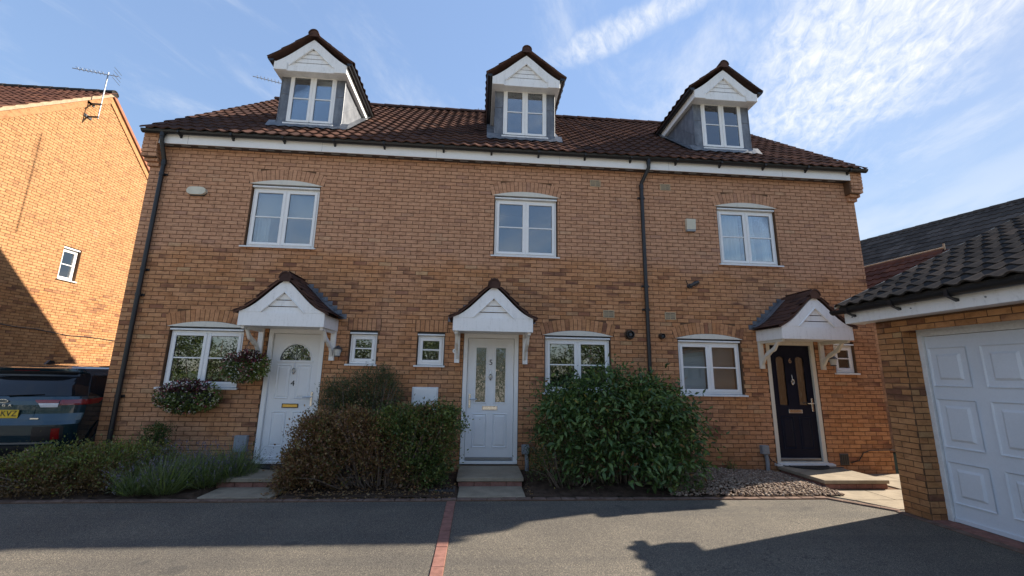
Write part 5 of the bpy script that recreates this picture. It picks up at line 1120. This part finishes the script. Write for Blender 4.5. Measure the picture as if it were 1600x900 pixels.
# ---------------------------------------------------------------- plants
def unit(v): return v/np.maximum(np.linalg.norm(v, axis=-1, keepdims=True), 1e-6)
def leaf_arrays(P, D, Ls, wr, curl=0.12, fold=0.15):
    """five-vertex leaves: base, two sides, midrib, tip"""
    n = len(P); D = unit(D); side = unit(np.cross(D, unit(rng.normal(size=(n, 3))))); up = np.cross(side, D); Ls = np.asarray(Ls)[:, None]
    b = P; m = P+D*Ls*0.5-up*Ls*fold*0.5; l = P+D*Ls*0.45+side*Ls*wr/2; r = P+D*Ls*0.45-side*Ls*wr/2; t = P+D*Ls-up*Ls*curl
    V = np.stack([b, l, r, m, t], 1); F = np.array([(0, 3, 1), (0, 2, 3), (1, 3, 4), (3, 2, 4)])
    return V.reshape(-1, 3), (F[None]+5*np.arange(n)[:, None, None]).reshape(-1), np.full(n*4, 3)
def leaves_obj(name, P, D, Ls, wr, cols, parent, **kw):
    V, F, Z = leaf_arrays(P, D, Ls, wr, **kw); C = np.repeat(np.concatenate([cols, np.ones((len(P), 1))], 1), 5, 0)
    return stuff(link(name, fast_mesh(name, V, F, Z, 'leaf', False, C), parent))
def bush_points(ells, n, clump=0.10, shell=0.65, per=22, zmin=0.03, ymax=-0.02, tail=0.09):
    """leaf clumps spread through a union of lumpy ellipsoids; returns points and outward directions"""
    vol = np.array([e[1][0]*e[1][1]*e[1][2] for e in ells])**0.67; vol /= vol.sum(); nc = n//per; P, D = [], []
    ids = rng.choice(len(ells), nc, p=vol)
    d = unit(rng.normal(size=(nc, 3))); d[:, 2] = np.where(d[:, 2] < -0.6, -d[:, 2], d[:, 2])
    rad = np.where(rng.random(nc) < 0.75, rng.uniform(shell, 1.0, nc)+np.abs(rng.normal(size=nc))*tail, rng.uniform(0.2, shell, nc))
    c = np.array([ells[i][0] for i in ids]); r = np.array([ells[i][1] for i in ids]); cen = c+d*r*rad[:, None]
    out = unit(d/r)
    Pp = np.repeat(cen, per, 0)+rng.normal(size=(nc*per, 3))*clump*rng.uniform(0.5, 1.4, (nc, 1)).repeat(per, 0); Dd = np.repeat(out, per, 0)
    cid = np.repeat(np.arange(nc), per); f = 5.5/max(0.35, float(np.mean([e[1][0] for e in ells])))*0.5
    hole = np.sin(f*1.9*Pp[:, 0]+1.3*np.sin(f*1.4*Pp[:, 2]))*np.sin(f*2.3*Pp[:, 2]+0.7+1.1*np.sin(f*1.7*Pp[:, 1]))+0.5*np.sin(f*4.7*Pp[:, 0]+f*3.9*Pp[:, 2])*np.sin(f*4.1*Pp[:, 1]+1.0)
    ok = (Pp[:, 2] > zmin) & (Pp[:, 1] < ymax) & ((hole < 0.62) | (rng.random(len(Pp)) < 0.12))
    return Pp[ok], Dd[ok], cid[ok], nc
def twigs(name, root_pts, tips, r, parent, mat='twig'):
    m = MB()
    for a, b in zip(root_pts, tips):
        a, b = Vector(a), Vector(b); mid = (a+b)/2+Vector((random.uniform(-.06, .06), random.uniform(-.06, .06), random.uniform(0, .08))); m.tube([a, mid, b], r, 5, False, r*0.4)
    return m.build(name, mat, parent)
def palette(n, cols, w=None):
    cols = np.array(cols); i = rng.choice(len(cols), n, p=w); return cols[i]*rng.uniform(0.8, 1.2, (n, 1))
def bush(name, label, ells, n, size, wr, cols, weights=None, clump=0.09, group='shrubs in the front beds', colfn=None, up=0.5, nt=26, per=22, ymax=-0.02, zmin=0.04, droop=0.0, tail=0.09):
    c = np.array([e[0] for e in ells]).mean(0); o = thing(name, label, 'shrub', (c[0], c[1], 0.03), group)
    P, D, cid, nc = bush_points(ells, n, clump, per=per, ymax=ymax, zmin=zmin, tail=tail); k = len(P)
    dirs = unit(D*0.8+rng.normal(size=(k, 3))*0.75+np.array([0, 0, up-droop])); base = palette(nc, cols, weights)[cid]*rng.uniform(0.75, 1.25, (k, 1))
    odd = rng.random(k) < 0.03; base[odd] = palette(int(odd.sum()), [(0.30, 0.24, 0.06), (0.22, 0.13, 0.06)])
    if colfn is not None: base = colfn(P, base)
    leaves_obj('foliage', P, dirs, rng.uniform(size*0.45, size*1.35, k), wr, base, o)
    sel = rng.choice(k, min(nt, k), False); roots = [(c[0]+(P[i, 0]-c[0])*0.45, c[1]+(P[i, 1]-c[1])*0.4, 0.03) for i in sel]; twigs('branches', roots, [P[i] for i in sel], 0.010, o)
    return o, P
G1, G2, G3, G4 = (0.085, 0.125, 0.034), (0.120, 0.165, 0.044), (0.058, 0.092, 0.028), (0.165, 0.195, 0.055)
BR1, BR2, BR3 = (0.230, 0.125, 0.060), (0.160, 0.085, 0.045), (0.290, 0.180, 0.085)
# low hedge at far left, green above and dry below
def dry_low(P, b):
    f = np.clip(1.25-P[:, 2:3]/0.55+rng.normal(size=(len(P), 1))*0.28, 0, 1); f = (f > 0.6)*0.85; return b*(1-f)+np.array(BR2)*f
bush('low_shrub', 'low spreading green and brown shrub at far left in front of the car', [((-5.75, -1.02, 0.22), (0.62, 0.52, 0.36)), ((-5.1, -1.0, 0.25), (0.62, 0.52, 0.37)), ((-4.65, -0.92, 0.25), (0.42, 0.48, 0.36)), ((-6.15, -1.02, 0.16), (0.35, 0.46, 0.30)), ((-5.5, -1.22, 0.12), (0.9, 0.30, 0.24))], 36000, 0.032, 0.55, [G2, G4, (0.20, 0.22, 0.05), (0.15, 0.14, 0.045)], colfn=dry_low, clump=0.055, tail=0.04)
# lavender
lv = thing('lavender', 'grey-green lavender clump with faded purple spikes left of door 4', 'plant', (-4.0, -0.95, 0.03)); n = 5200
nc_ = 15; cc_ = np.stack([rng.uniform(-4.72, -3.48, nc_), rng.uniform(-1.42, -0.55, nc_)], 1); cx = rng.integers(0, nc_, n); cen = cc_[cx]; hh = rng.uniform(0.72, 1.12, nc_)[cx]; tl = rng.normal(size=(nc_, 2))*0.16
a = rng.uniform(0, 2*math.pi, n); rd_ = np.sqrt(rng.random(n)); bx, by = cen[:, 0]+0.13*rd_*np.cos(a), cen[:, 1]+0.12*rd_*np.sin(a)
lean = 0.95*rd_*rng.uniform(0.6, 1.3, n); H = rng.uniform(0.30, 0.66, n)*(1-0.25*rd_)*hh; base = np.stack([bx, by, np.full(n, 0.03)], 1); D = unit(np.stack([np.cos(a)*lean+tl[cx, 0], np.sin(a)*lean+tl[cx, 1], np.ones(n)], 1)+rng.normal(size=(n, 3))*0.20)
lc = palette(n, [(0.17, 0.22, 0.10), (0.13, 0.18, 0.07), (0.21, 0.24, 0.14), (0.20, 0.26, 0.07)])
leaves_obj('stems', base, D, H, 0.020, lc, lv, curl=0.05, fold=0.01)
k = 14000; i = rng.integers(0, n, k); t = rng.uniform(0.2, 0.98, k)[:, None]; P = base[i]+D[i]*H[i][:, None]*t; leaves_obj('foliage', P, unit(D[i]+rng.normal(size=(k, 3))*0.55), rng.uniform(0.025, 0.06, k), 0.14, lc[i]*rng.uniform(0.8, 1.2, (k, 1)), lv)
k = 1100; i = rng.integers(0, n, k); tip = base[i]+D[i]*(H[i]*rng.uniform(0.98, 1.12, k))[:, None]; tip = tip[(tip[:, 1] < -0.03)]; k = len(tip)
fl = np.repeat(tip, 7, 0)+rng.normal(size=(k*7, 3))*np.array([0.006, 0.006, 0.02]); leaves_obj('flower_spikes', fl, rng.normal(size=(k*7, 3))+np.array([0, 0, 1]), rng.uniform(0.012, 0.022, k*7), 0.6, palette(k*7, [(0.17, 0.145, 0.25), (0.14, 0.12, 0.20), (0.20, 0.18, 0.23)]), lv)
bush('box_ball', 'small clipped round evergreen below the left window box', [((-4.92, -0.34, 0.60), (0.20, 0.20, 0.22)), ((-4.92, -0.34, 0.35), (0.15, 0.15, 0.3))], 5500, 0.024, 0.55, [G3, G1, (0.05, 0.08, 0.02)], clump=0.03, nt=6)
# dense hedge between doors 4 and 5: brown and dry at left, green at the right end
def half_dead(P, b):
    f = np.clip((-1.05-P[:, 0:1])*0.9+0.45+0.45*np.sin(P[:, 0:1]*5+P[:, 2:3]*4)-(P[:, 2:3]-0.75)*0.55+rng.normal(size=(len(P), 1))*0.45, 0, 1); f = (f > 0.5)*1.0
    br = palette(len(P), [BR1, BR2, BR3, (0.19, 0.095, 0.055), (0.20, 0.16, 0.06)]); return b*(1-f)+br*f
hedge, _ = bush('hedge', 'large half-dead hedge between doors 4 and 5, brown left and green right', [((-2.25, -0.92, 0.48), (0.48, 0.46, 0.60)), ((-1.75, -0.90, 0.52), (0.52, 0.46, 0.62)), ((-1.2, -0.92, 0.55), (0.50, 0.46, 0.60)), ((-0.65, -0.95, 0.62), (0.46, 0.42, 0.56)), ((-0.46, -0.95, 0.92), (0.38, 0.36, 0.28)), ((-0.85, -0.93, 0.95), (0.36, 0.36, 0.22)), ((-2.45, -0.95, 0.20), (0.34, 0.42, 0.34)), ((-0.75, -0.95, 0.25), (0.42, 0.40, 0.30))], 76000, 0.038, 0.55, [G2, G1, G3, G4], colfn=half_dead, nt=170, clump=0.048, tail=0.03)
bush('dark_shrub', 'dark wispy evergreen shrub against the wall behind the hedge', [((-2.15, -0.28, 1.15), (0.30, 0.22, 0.42)), ((-1.75, -0.28, 1.25), (0.32, 0.22, 0.44)), ((-1.42, -0.28, 1.2), (0.22, 0.2, 0.46)), ((-1.85, -0.30, 0.8), (0.5, 0.22, 0.5)), ((-1.55, -0.24, 1.55), (0.10, 0.1, 0.22)), ((-2.38, -0.3, 1.2), (0.12, 0.15, 0.28))], 15000, 0.040, 0.30, [(0.070, 0.095, 0.042), (0.095, 0.118, 0.052), (0.052, 0.072, 0.034), (0.12, 0.112, 0.05)], clump=0.06, up=0.9, nt=70)
# big leafy shrub right of door 5
ells = [((1.55, -0.75, 0.72), (0.52, 0.50, 0.60)), ((2.15, -0.78, 0.95), (0.62, 0.52, 0.72)), ((2.75, -0.78, 0.90), (0.62, 0.52, 0.72)), ((3.20, -0.78, 0.60), (0.46, 0.48, 0.55)), ((1.35, -0.80, 1.10), (0.32, 0.36, 0.28)), ((2.30, -0.68, 1.52), (0.34, 0.34, 0.28)), ((2.85, -0.78, 1.32), (0.40, 0.38, 0.30)), ((2.4, -1.02, 0.36), (0.95, 0.42, 0.34)), ((3.0, -1.08, 0.34), (0.55, 0.36, 0.32)), ((1.75, -0.65, 1.38), (0.34, 0.32, 0.24)), ((3.05, -0.76, 1.22), (0.46, 0.40, 0.34)), ((1.45, -0.72, 1.20), (0.40, 0.38, 0.28)), ((3.35, -0.80, 0.92), (0.40, 0.42, 0.34))]
big, _ = bush('leafy_shrub', 'large dark green leafy shrub under the window right of door 5', ells, 21000, 0.086, 0.36, [(0.066, 0.122, 0.036), (0.090, 0.150, 0.042), (0.050, 0.095, 0.030), (0.120, 0.180, 0.052)], clump=0.10, up=0.25, droop=0.55, nt=70, per=12, ymax=-0.06)
sh, sd = [], []
for x, y, h in ((2.30, -0.70, 1.93), (2.10, -0.75, 1.80), (2.48, -0.72, 1.76), (1.35, -0.85, 1.50), (1.62, -0.8, 1.68), (2.95, -0.8, 1.74), (3.15, -0.85, 1.56), (3.60, -0.85, 0.95), (3.66, -0.9, 0.72), (1.05, -0.9, 1.22), (2.72, -0.85, 1.74), (3.45, -0.85, 1.22)):
    for q in range(16): sh.append((x+random.gauss(0, .035), y+random.gauss(0, .035), h-0.42*random.random())); sd.append((random.gauss(0, 1), random.gauss(0, 1), random.gauss(0.2, .6)))
    twigs('shoot', [(x*0.8+2.3*0.2, y, h-0.6)], [(x, y, h-0.02)], 0.006, big)
leaves_obj('shoot_leaves', np.array(sh), np.array(sd), rng.uniform(0.07, 0.12, len(sh)), 0.36, palette(len(sh), [(0.100, 0.170, 0.048), (0.135, 0.200, 0.060)]), big)
# the hedge wall inside its left flank, fine leaved
bush('fine_leaved_shrub', 'fine leaved low shrub at the foot of the big leafy shrub', [((1.30, -0.85, 0.50), (0.40, 0.42, 0.50)), ((1.75, -1.0, 0.35), (0.45, 0.36, 0.38))], 12000, 0.030, 0.5, [G3, G1, (0.06, 0.06, 0.025)], nt=40, clump=0.06)
# the big leaves that show singly, on the side that faces the drive
LM = []
for q in range(4):
    cc = np.array([(0.075, 0.140, 0.040), (0.100, 0.170, 0.048), (0.056, 0.105, 0.034), (0.135, 0.200, 0.060)][q])
    st_ = np.linspace(0, 1, 6); wv = np.array([0.02, 0.36, 0.5, 0.42, 0.22, 0.0])*0.036*1.3; V = []
    for t, w_ in zip(st_, wv): V += [(-w_, t*0.125, 0.012*math.sin(t*2.2)-0.035*t*t+abs(w_)*0.35), (0, t*0.125, 0.012*math.sin(t*2.2)-0.035*t*t), (w_, t*0.125, 0.012*math.sin(t*2.2)-0.035*t*t+abs(w_)*0.35)]
    F = []; Z = []
    for a in range(5):
        for s_ in (0, 1): F += [3*a+s_, 3*a+s_+1, 3*a+s_+4, 3*a+s_+3]; Z.append(4)
    LM.append(fast_mesh('leaf', np.array(V), F, Z, 'leaf', True, np.repeat([[*cc, 1]], len(V), 0)))
cnt = 0
while cnt < 300:
    c, r = ells[random.choices(range(len(ells)), [e[1][0]*e[1][2] for e in ells])[0]]; d = Vector((random.gauss(0, 1), -abs(random.gauss(0, 1))-0.35, random.gauss(0.2, 0.8))).normalized(); p = Vector((c[0]+d.x*r[0]*1.06, c[1]+d.y*r[1]*1.06, c[2]+d.z*r[2]*1.06))
    if p.z < 0.15 or any(((p.x-e[0][0])/e[1][0])**2+((p.y-e[0][1])/e[1][1])**2+((p.z-e[0][2])/e[1][2])**2 < 0.95 for e in ells): continue
    o = link('leaf', random.choice(LM), big, loc=p); ax = Vector((d.x*0.9+random.gauss(0, .5), d.y*0.5+random.gauss(0, .3), -0.35+random.gauss(0, .35))).normalized(); nn = (d+Vector((0, 0, 0.8))); nn = (nn-ax*nn.dot(ax)).normalized(); xx = ax.cross(nn)
    Rm = Matrix(((xx.x, ax.x, nn.x), (xx.y, ax.y, nn.y), (xx.z, ax.z, nn.z))); o.rotation_euler = Rm.to_euler(); s_ = random.uniform(0.75, 1.25); o.scale = (s_, s_, s_); cnt += 1
for x, y, h in ((3.55, -0.55, 0.32), (3.85, -0.25, 0.18), (4.55, -0.12, 0.16), (2.95, -1.38, 0.14), (3.35, -1.36, 0.10)):
    k = 70; P = np.array([x, y, 0.08])+rng.normal(size=(k, 3))*np.array([h*0.4, h*0.3, h*0.3])+np.array([0, 0, h*0.45]); P[:, 2] = np.maximum(P[:, 2], 0.06)
    o = thing('weed', {0: 'small weed', 1: 'small weed'}.get(0)+{3.55: ' at the right foot of the big leafy shrub', 3.85: ' against the wall behind the gravel, nearest the big shrub', 4.55: ' against the wall behind the gravel, nearest the navy door', 2.95: ' creeping onto the edging below the big shrub', 3.35: ' at the front left corner of the gravel'}[x], 'weed', (x, y, 0.03), 'weeds'); leaves_obj('foliage', P, rng.normal(size=(k, 3))+np.array([0, 0, .8]), rng.uniform(0.03, 0.06, k), 0.5, palette(k, [G2, G4]), o); twigs('stems', [(x, y, 0.05)]*6, [P[j] for j in range(6)], 0.004, o)
# window box and hanging basket of house 4
def flowers(name, label, c, r, hang, n):
    o = thing(name, label, 'flower basket', c, 'planted flower baskets at number 4'); c = np.array(c)
    d = unit(rng.normal(size=(n, 3))); rad = rng.uniform(0.55, 1.08, n)[:, None]; P = c+d*np.array(r)*rad; P[:, 1] = np.minimum(P[:, 1], -0.03)
    dark = (P[:, 2] > c[2]+r[2]*0.25) & (P[:, 0] < c[0]+r[0]*0.65); lime = (P[:, 0] > c[0]+r[0]*0.35) & ~dark
    C = palette(n, [G2, G1, G4, (0.05, 0.07, 0.03)]); C[dark] = palette(int(dark.sum()), [(0.13, 0.028, 0.045), (0.09, 0.03, 0.04), (0.07, 0.10, 0.04)]); C[lime] = palette(int(lime.sum()), [(0.20, 0.24, 0.06), G2, (0.16, 0.20, 0.06)])
    leaves_obj('foliage', P, unit(d+rng.normal(size=(n, 3))*0.6-np.array([0, 0, 0.2])), rng.uniform(0.03, 0.055, n), 0.6, C, o)
    k = 150; d = unit(rng.normal(size=(k, 3))); d[:, 1] = -np.abs(d[:, 1]); P = c+d*np.array(r)*1.06; P[:, 1] = np.minimum(P[:, 1], -0.04); P = np.repeat(P, 5, 0)+rng.normal(size=(k*5, 3))*0.006
    leaves_obj('blossoms', P, rng.normal(size=(k*5, 3))+np.array([0, -0.8, 0.3]), rng.uniform(0.014, 0.022, k*5), 0.8, np.repeat(palette(k, [(0.80, 0.79, 0.77), (0.74, 0.55, 0.60), (0.78, 0.76, 0.66), (0.55, 0.12, 0.20)]), 5, 0), o)
    return o
wb = flowers('window_box', 'trailing flower window box under the ground floor window of number 4', (-4.64, -0.19, 1.24), (0.50, 0.16, 0.26), False, 3600)
MB().box(-5.02, -4.26, -0.24, -0.03, 1.14, 1.30, 0.01).build('trough', 'black_plastic', wb)
hb = flowers('hanging_basket', 'hanging flower basket on the wall between the window and door of number 4', (-3.76, -0.27, 1.74), (0.35, 0.20, 0.25), True, 3000)
MB().tube([(-3.76, -0.27, 1.52), (-3.76, -0.27, 1.60), (-3.76, -0.27, 1.72)], 0.06, 16, r1=0.17).build('bowl', 'twig', hb); MB().tube([(-3.76, -0.012, 1.95), (-3.76, -0.012, 2.16), (-3.76, -0.20, 2.17), (-3.76, -0.29, 2.13)], 0.008, 6).build('wall_bracket', 'dark_metal', hb); MB().tube([(-3.76, -0.27, 2.14), (-3.62, -0.27, 1.74)], 0.003, 5).tube([(-3.76, -0.27, 2.14), (-3.90, -0.27, 1.74)], 0.003, 5).tube([(-3.76, -0.27, 2.14), (-3.76, -0.40, 1.74)], 0.003, 5).build('chain', 'dark_metal', hb)
# plants on the inside sill of house 4
for x, h, label in ((-5.02, 0.30, 'yellowish potted plant inside the window of number 4, at the left pane edge'), (-4.42, 0.24, 'dark green potted plant inside the right pane of the window of number 4')):
    k = 260; P = np.array([x, 0.24, 1.56])+rng.normal(size=(k, 3))*np.array([0.06, 0.04, h*0.33]); o = thing('house_plant', label, 'house plant', (x, 0.24, 1.45), 'potted plants on the inside sill'); leaves_obj('foliage', P, rng.normal(size=(k, 3))+np.array([0, 0, .9]), rng.uniform(0.04, 0.08, k), 0.4, palette(k, [(0.16, 0.18, 0.03), G4] if h > 0.25 else [G1, G2]), o); twigs('stems', [(x, 0.24, 1.45)]*5, [P[j] for j in range(5)], 0.004, o)
# litter under the hedge
k = 1500; P = np.stack([rng.uniform(-2.75, 0.9, k), rng.uniform(-1.50, -0.95, k), rng.uniform(0.055, 0.075, k)], 1); P[:, 2] = np.where(P[:, 1] < -1.43, 0.022, np.where(P[:, 1] < -1.2, 0.05, P[:, 2]))
P = P[~((P[:, 0] > -0.2) & (P[:, 0] < 0.83))]; k = len(P); lt = leaves_obj('leaf_litter', P, rng.normal(size=(k, 3))*np.array([1, 1, 0.12]), rng.uniform(0.02, 0.05, k), 0.5, palette(k, [BR1, BR2, BR3, (0.20, 0.14, 0.08)]), None)

# ---------------------------------------------------------------- trees, hedge and lamp across the road (mirrored in the windows)
def tree(x, y, h, r, label, cols, seed):
    o = thing('tree', label, 'tree', (x, y, 0), 'trees across the road'); th = h*0.4
    m = MB().tube([(x, y, -0.1), (x+0.05, y, th*0.5), (x, y+0.05, th), (x+0.1, y, h*0.8)], 0.16, 10, True, 0.03)
    for q in range(7): a = q*0.9+seed; m.tube([(x, y, th*0.8+q*0.15), (x+r*0.35*math.cos(a), y+r*0.35*math.sin(a), th*1.1+q*0.2), (x+r*0.75*math.cos(a), y+r*0.75*math.sin(a), h*0.62+q*0.12)], 0.06, 6, True, 0.012)
    m.build('trunk', 'bark', o, True); ells_ = [((x+r*0.5*math.cos(q*1.05), y+r*0.5*math.sin(q*1.05), h*(0.52+0.09*(q % 4))), (r*0.55, r*0.55, h*0.20)) for q in range(7)]
    P, D, cid, nc = bush_points(ells_, 9000, 0.22, ymax=50); k = len(P); leaves_obj('crown', P, unit(D+rng.normal(size=(k, 3))), rng.uniform(0.09, 0.17, k), 0.55, palette(nc, cols)[cid], o)
tree(-11.5, -23.5, 6.6, 2.7, 'broad green tree across the road, furthest left', [G1, G2, G3], 1); tree(-4.6, -24.5, 6.2, 2.6, 'broad green tree across the road, second from left', [G2, G4, G1], 2); tree(2.2, -23.5, 6.4, 2.7, 'broad green tree across the road opposite door 5', [G1, G3, G2], 3); tree(9.5, -24.5, 6.8, 2.9, 'broad green tree across the road, furthest right', [G2, G1, G4], 4)
hd = thing('long_hedge', 'tall overgrown green hedge across the road', 'hedge', (-1, -20.5, 0)); P, D, cid, nc = bush_points([((-19+q*1.55, -20.6+0.5*math.sin(q*1.7), 1.9+0.5*math.sin(q*2.3)), (1.25, 0.9, 2.1+0.5*math.sin(q*2.3))) for q in range(26)], 60000, 0.22, ymax=50); k = len(P); leaves_obj('foliage', P, unit(D+rng.normal(size=(k, 3))), rng.uniform(0.10, 0.19, k), 0.55, palette(nc, [G1, G2, G3, G4])[cid]*0.6, hd); twigs('branches', [(-19+q*0.6, -20.6, 0.0) for q in range(66)], [(-19+q*0.6+random.uniform(-.5, .5), -20.6+random.uniform(-.5, .5), random.uniform(2.5, 4)) for q in range(66)], 0.05, hd)
lp = thing('street_lamp', 'dark street lamp post across the road, mirrored in the upstairs window of number 5', 'street lamp', (-0.30, -13.4, 0)); MB().tube([(-0.30, -13.4, 0), (-0.30, -13.4, 1.2), (-0.30, -13.4, 8.35)], 0.075, 12, True, 0.045).build('post', 'dark_metal', lp, True); MB().box(-0.36, -0.24, -13.30, -12.75, 8.28, 8.40, 0.02).build('lantern', 'dark_metal', lp); MB().tube([(-0.45, -13.4, 7.6), (-0.45, -13.4, 7.95)], 0.09, 10).box(-0.47, -0.3, -13.42, -13.38, 7.7, 7.75).build('sensor', 'dark_metal', lp)
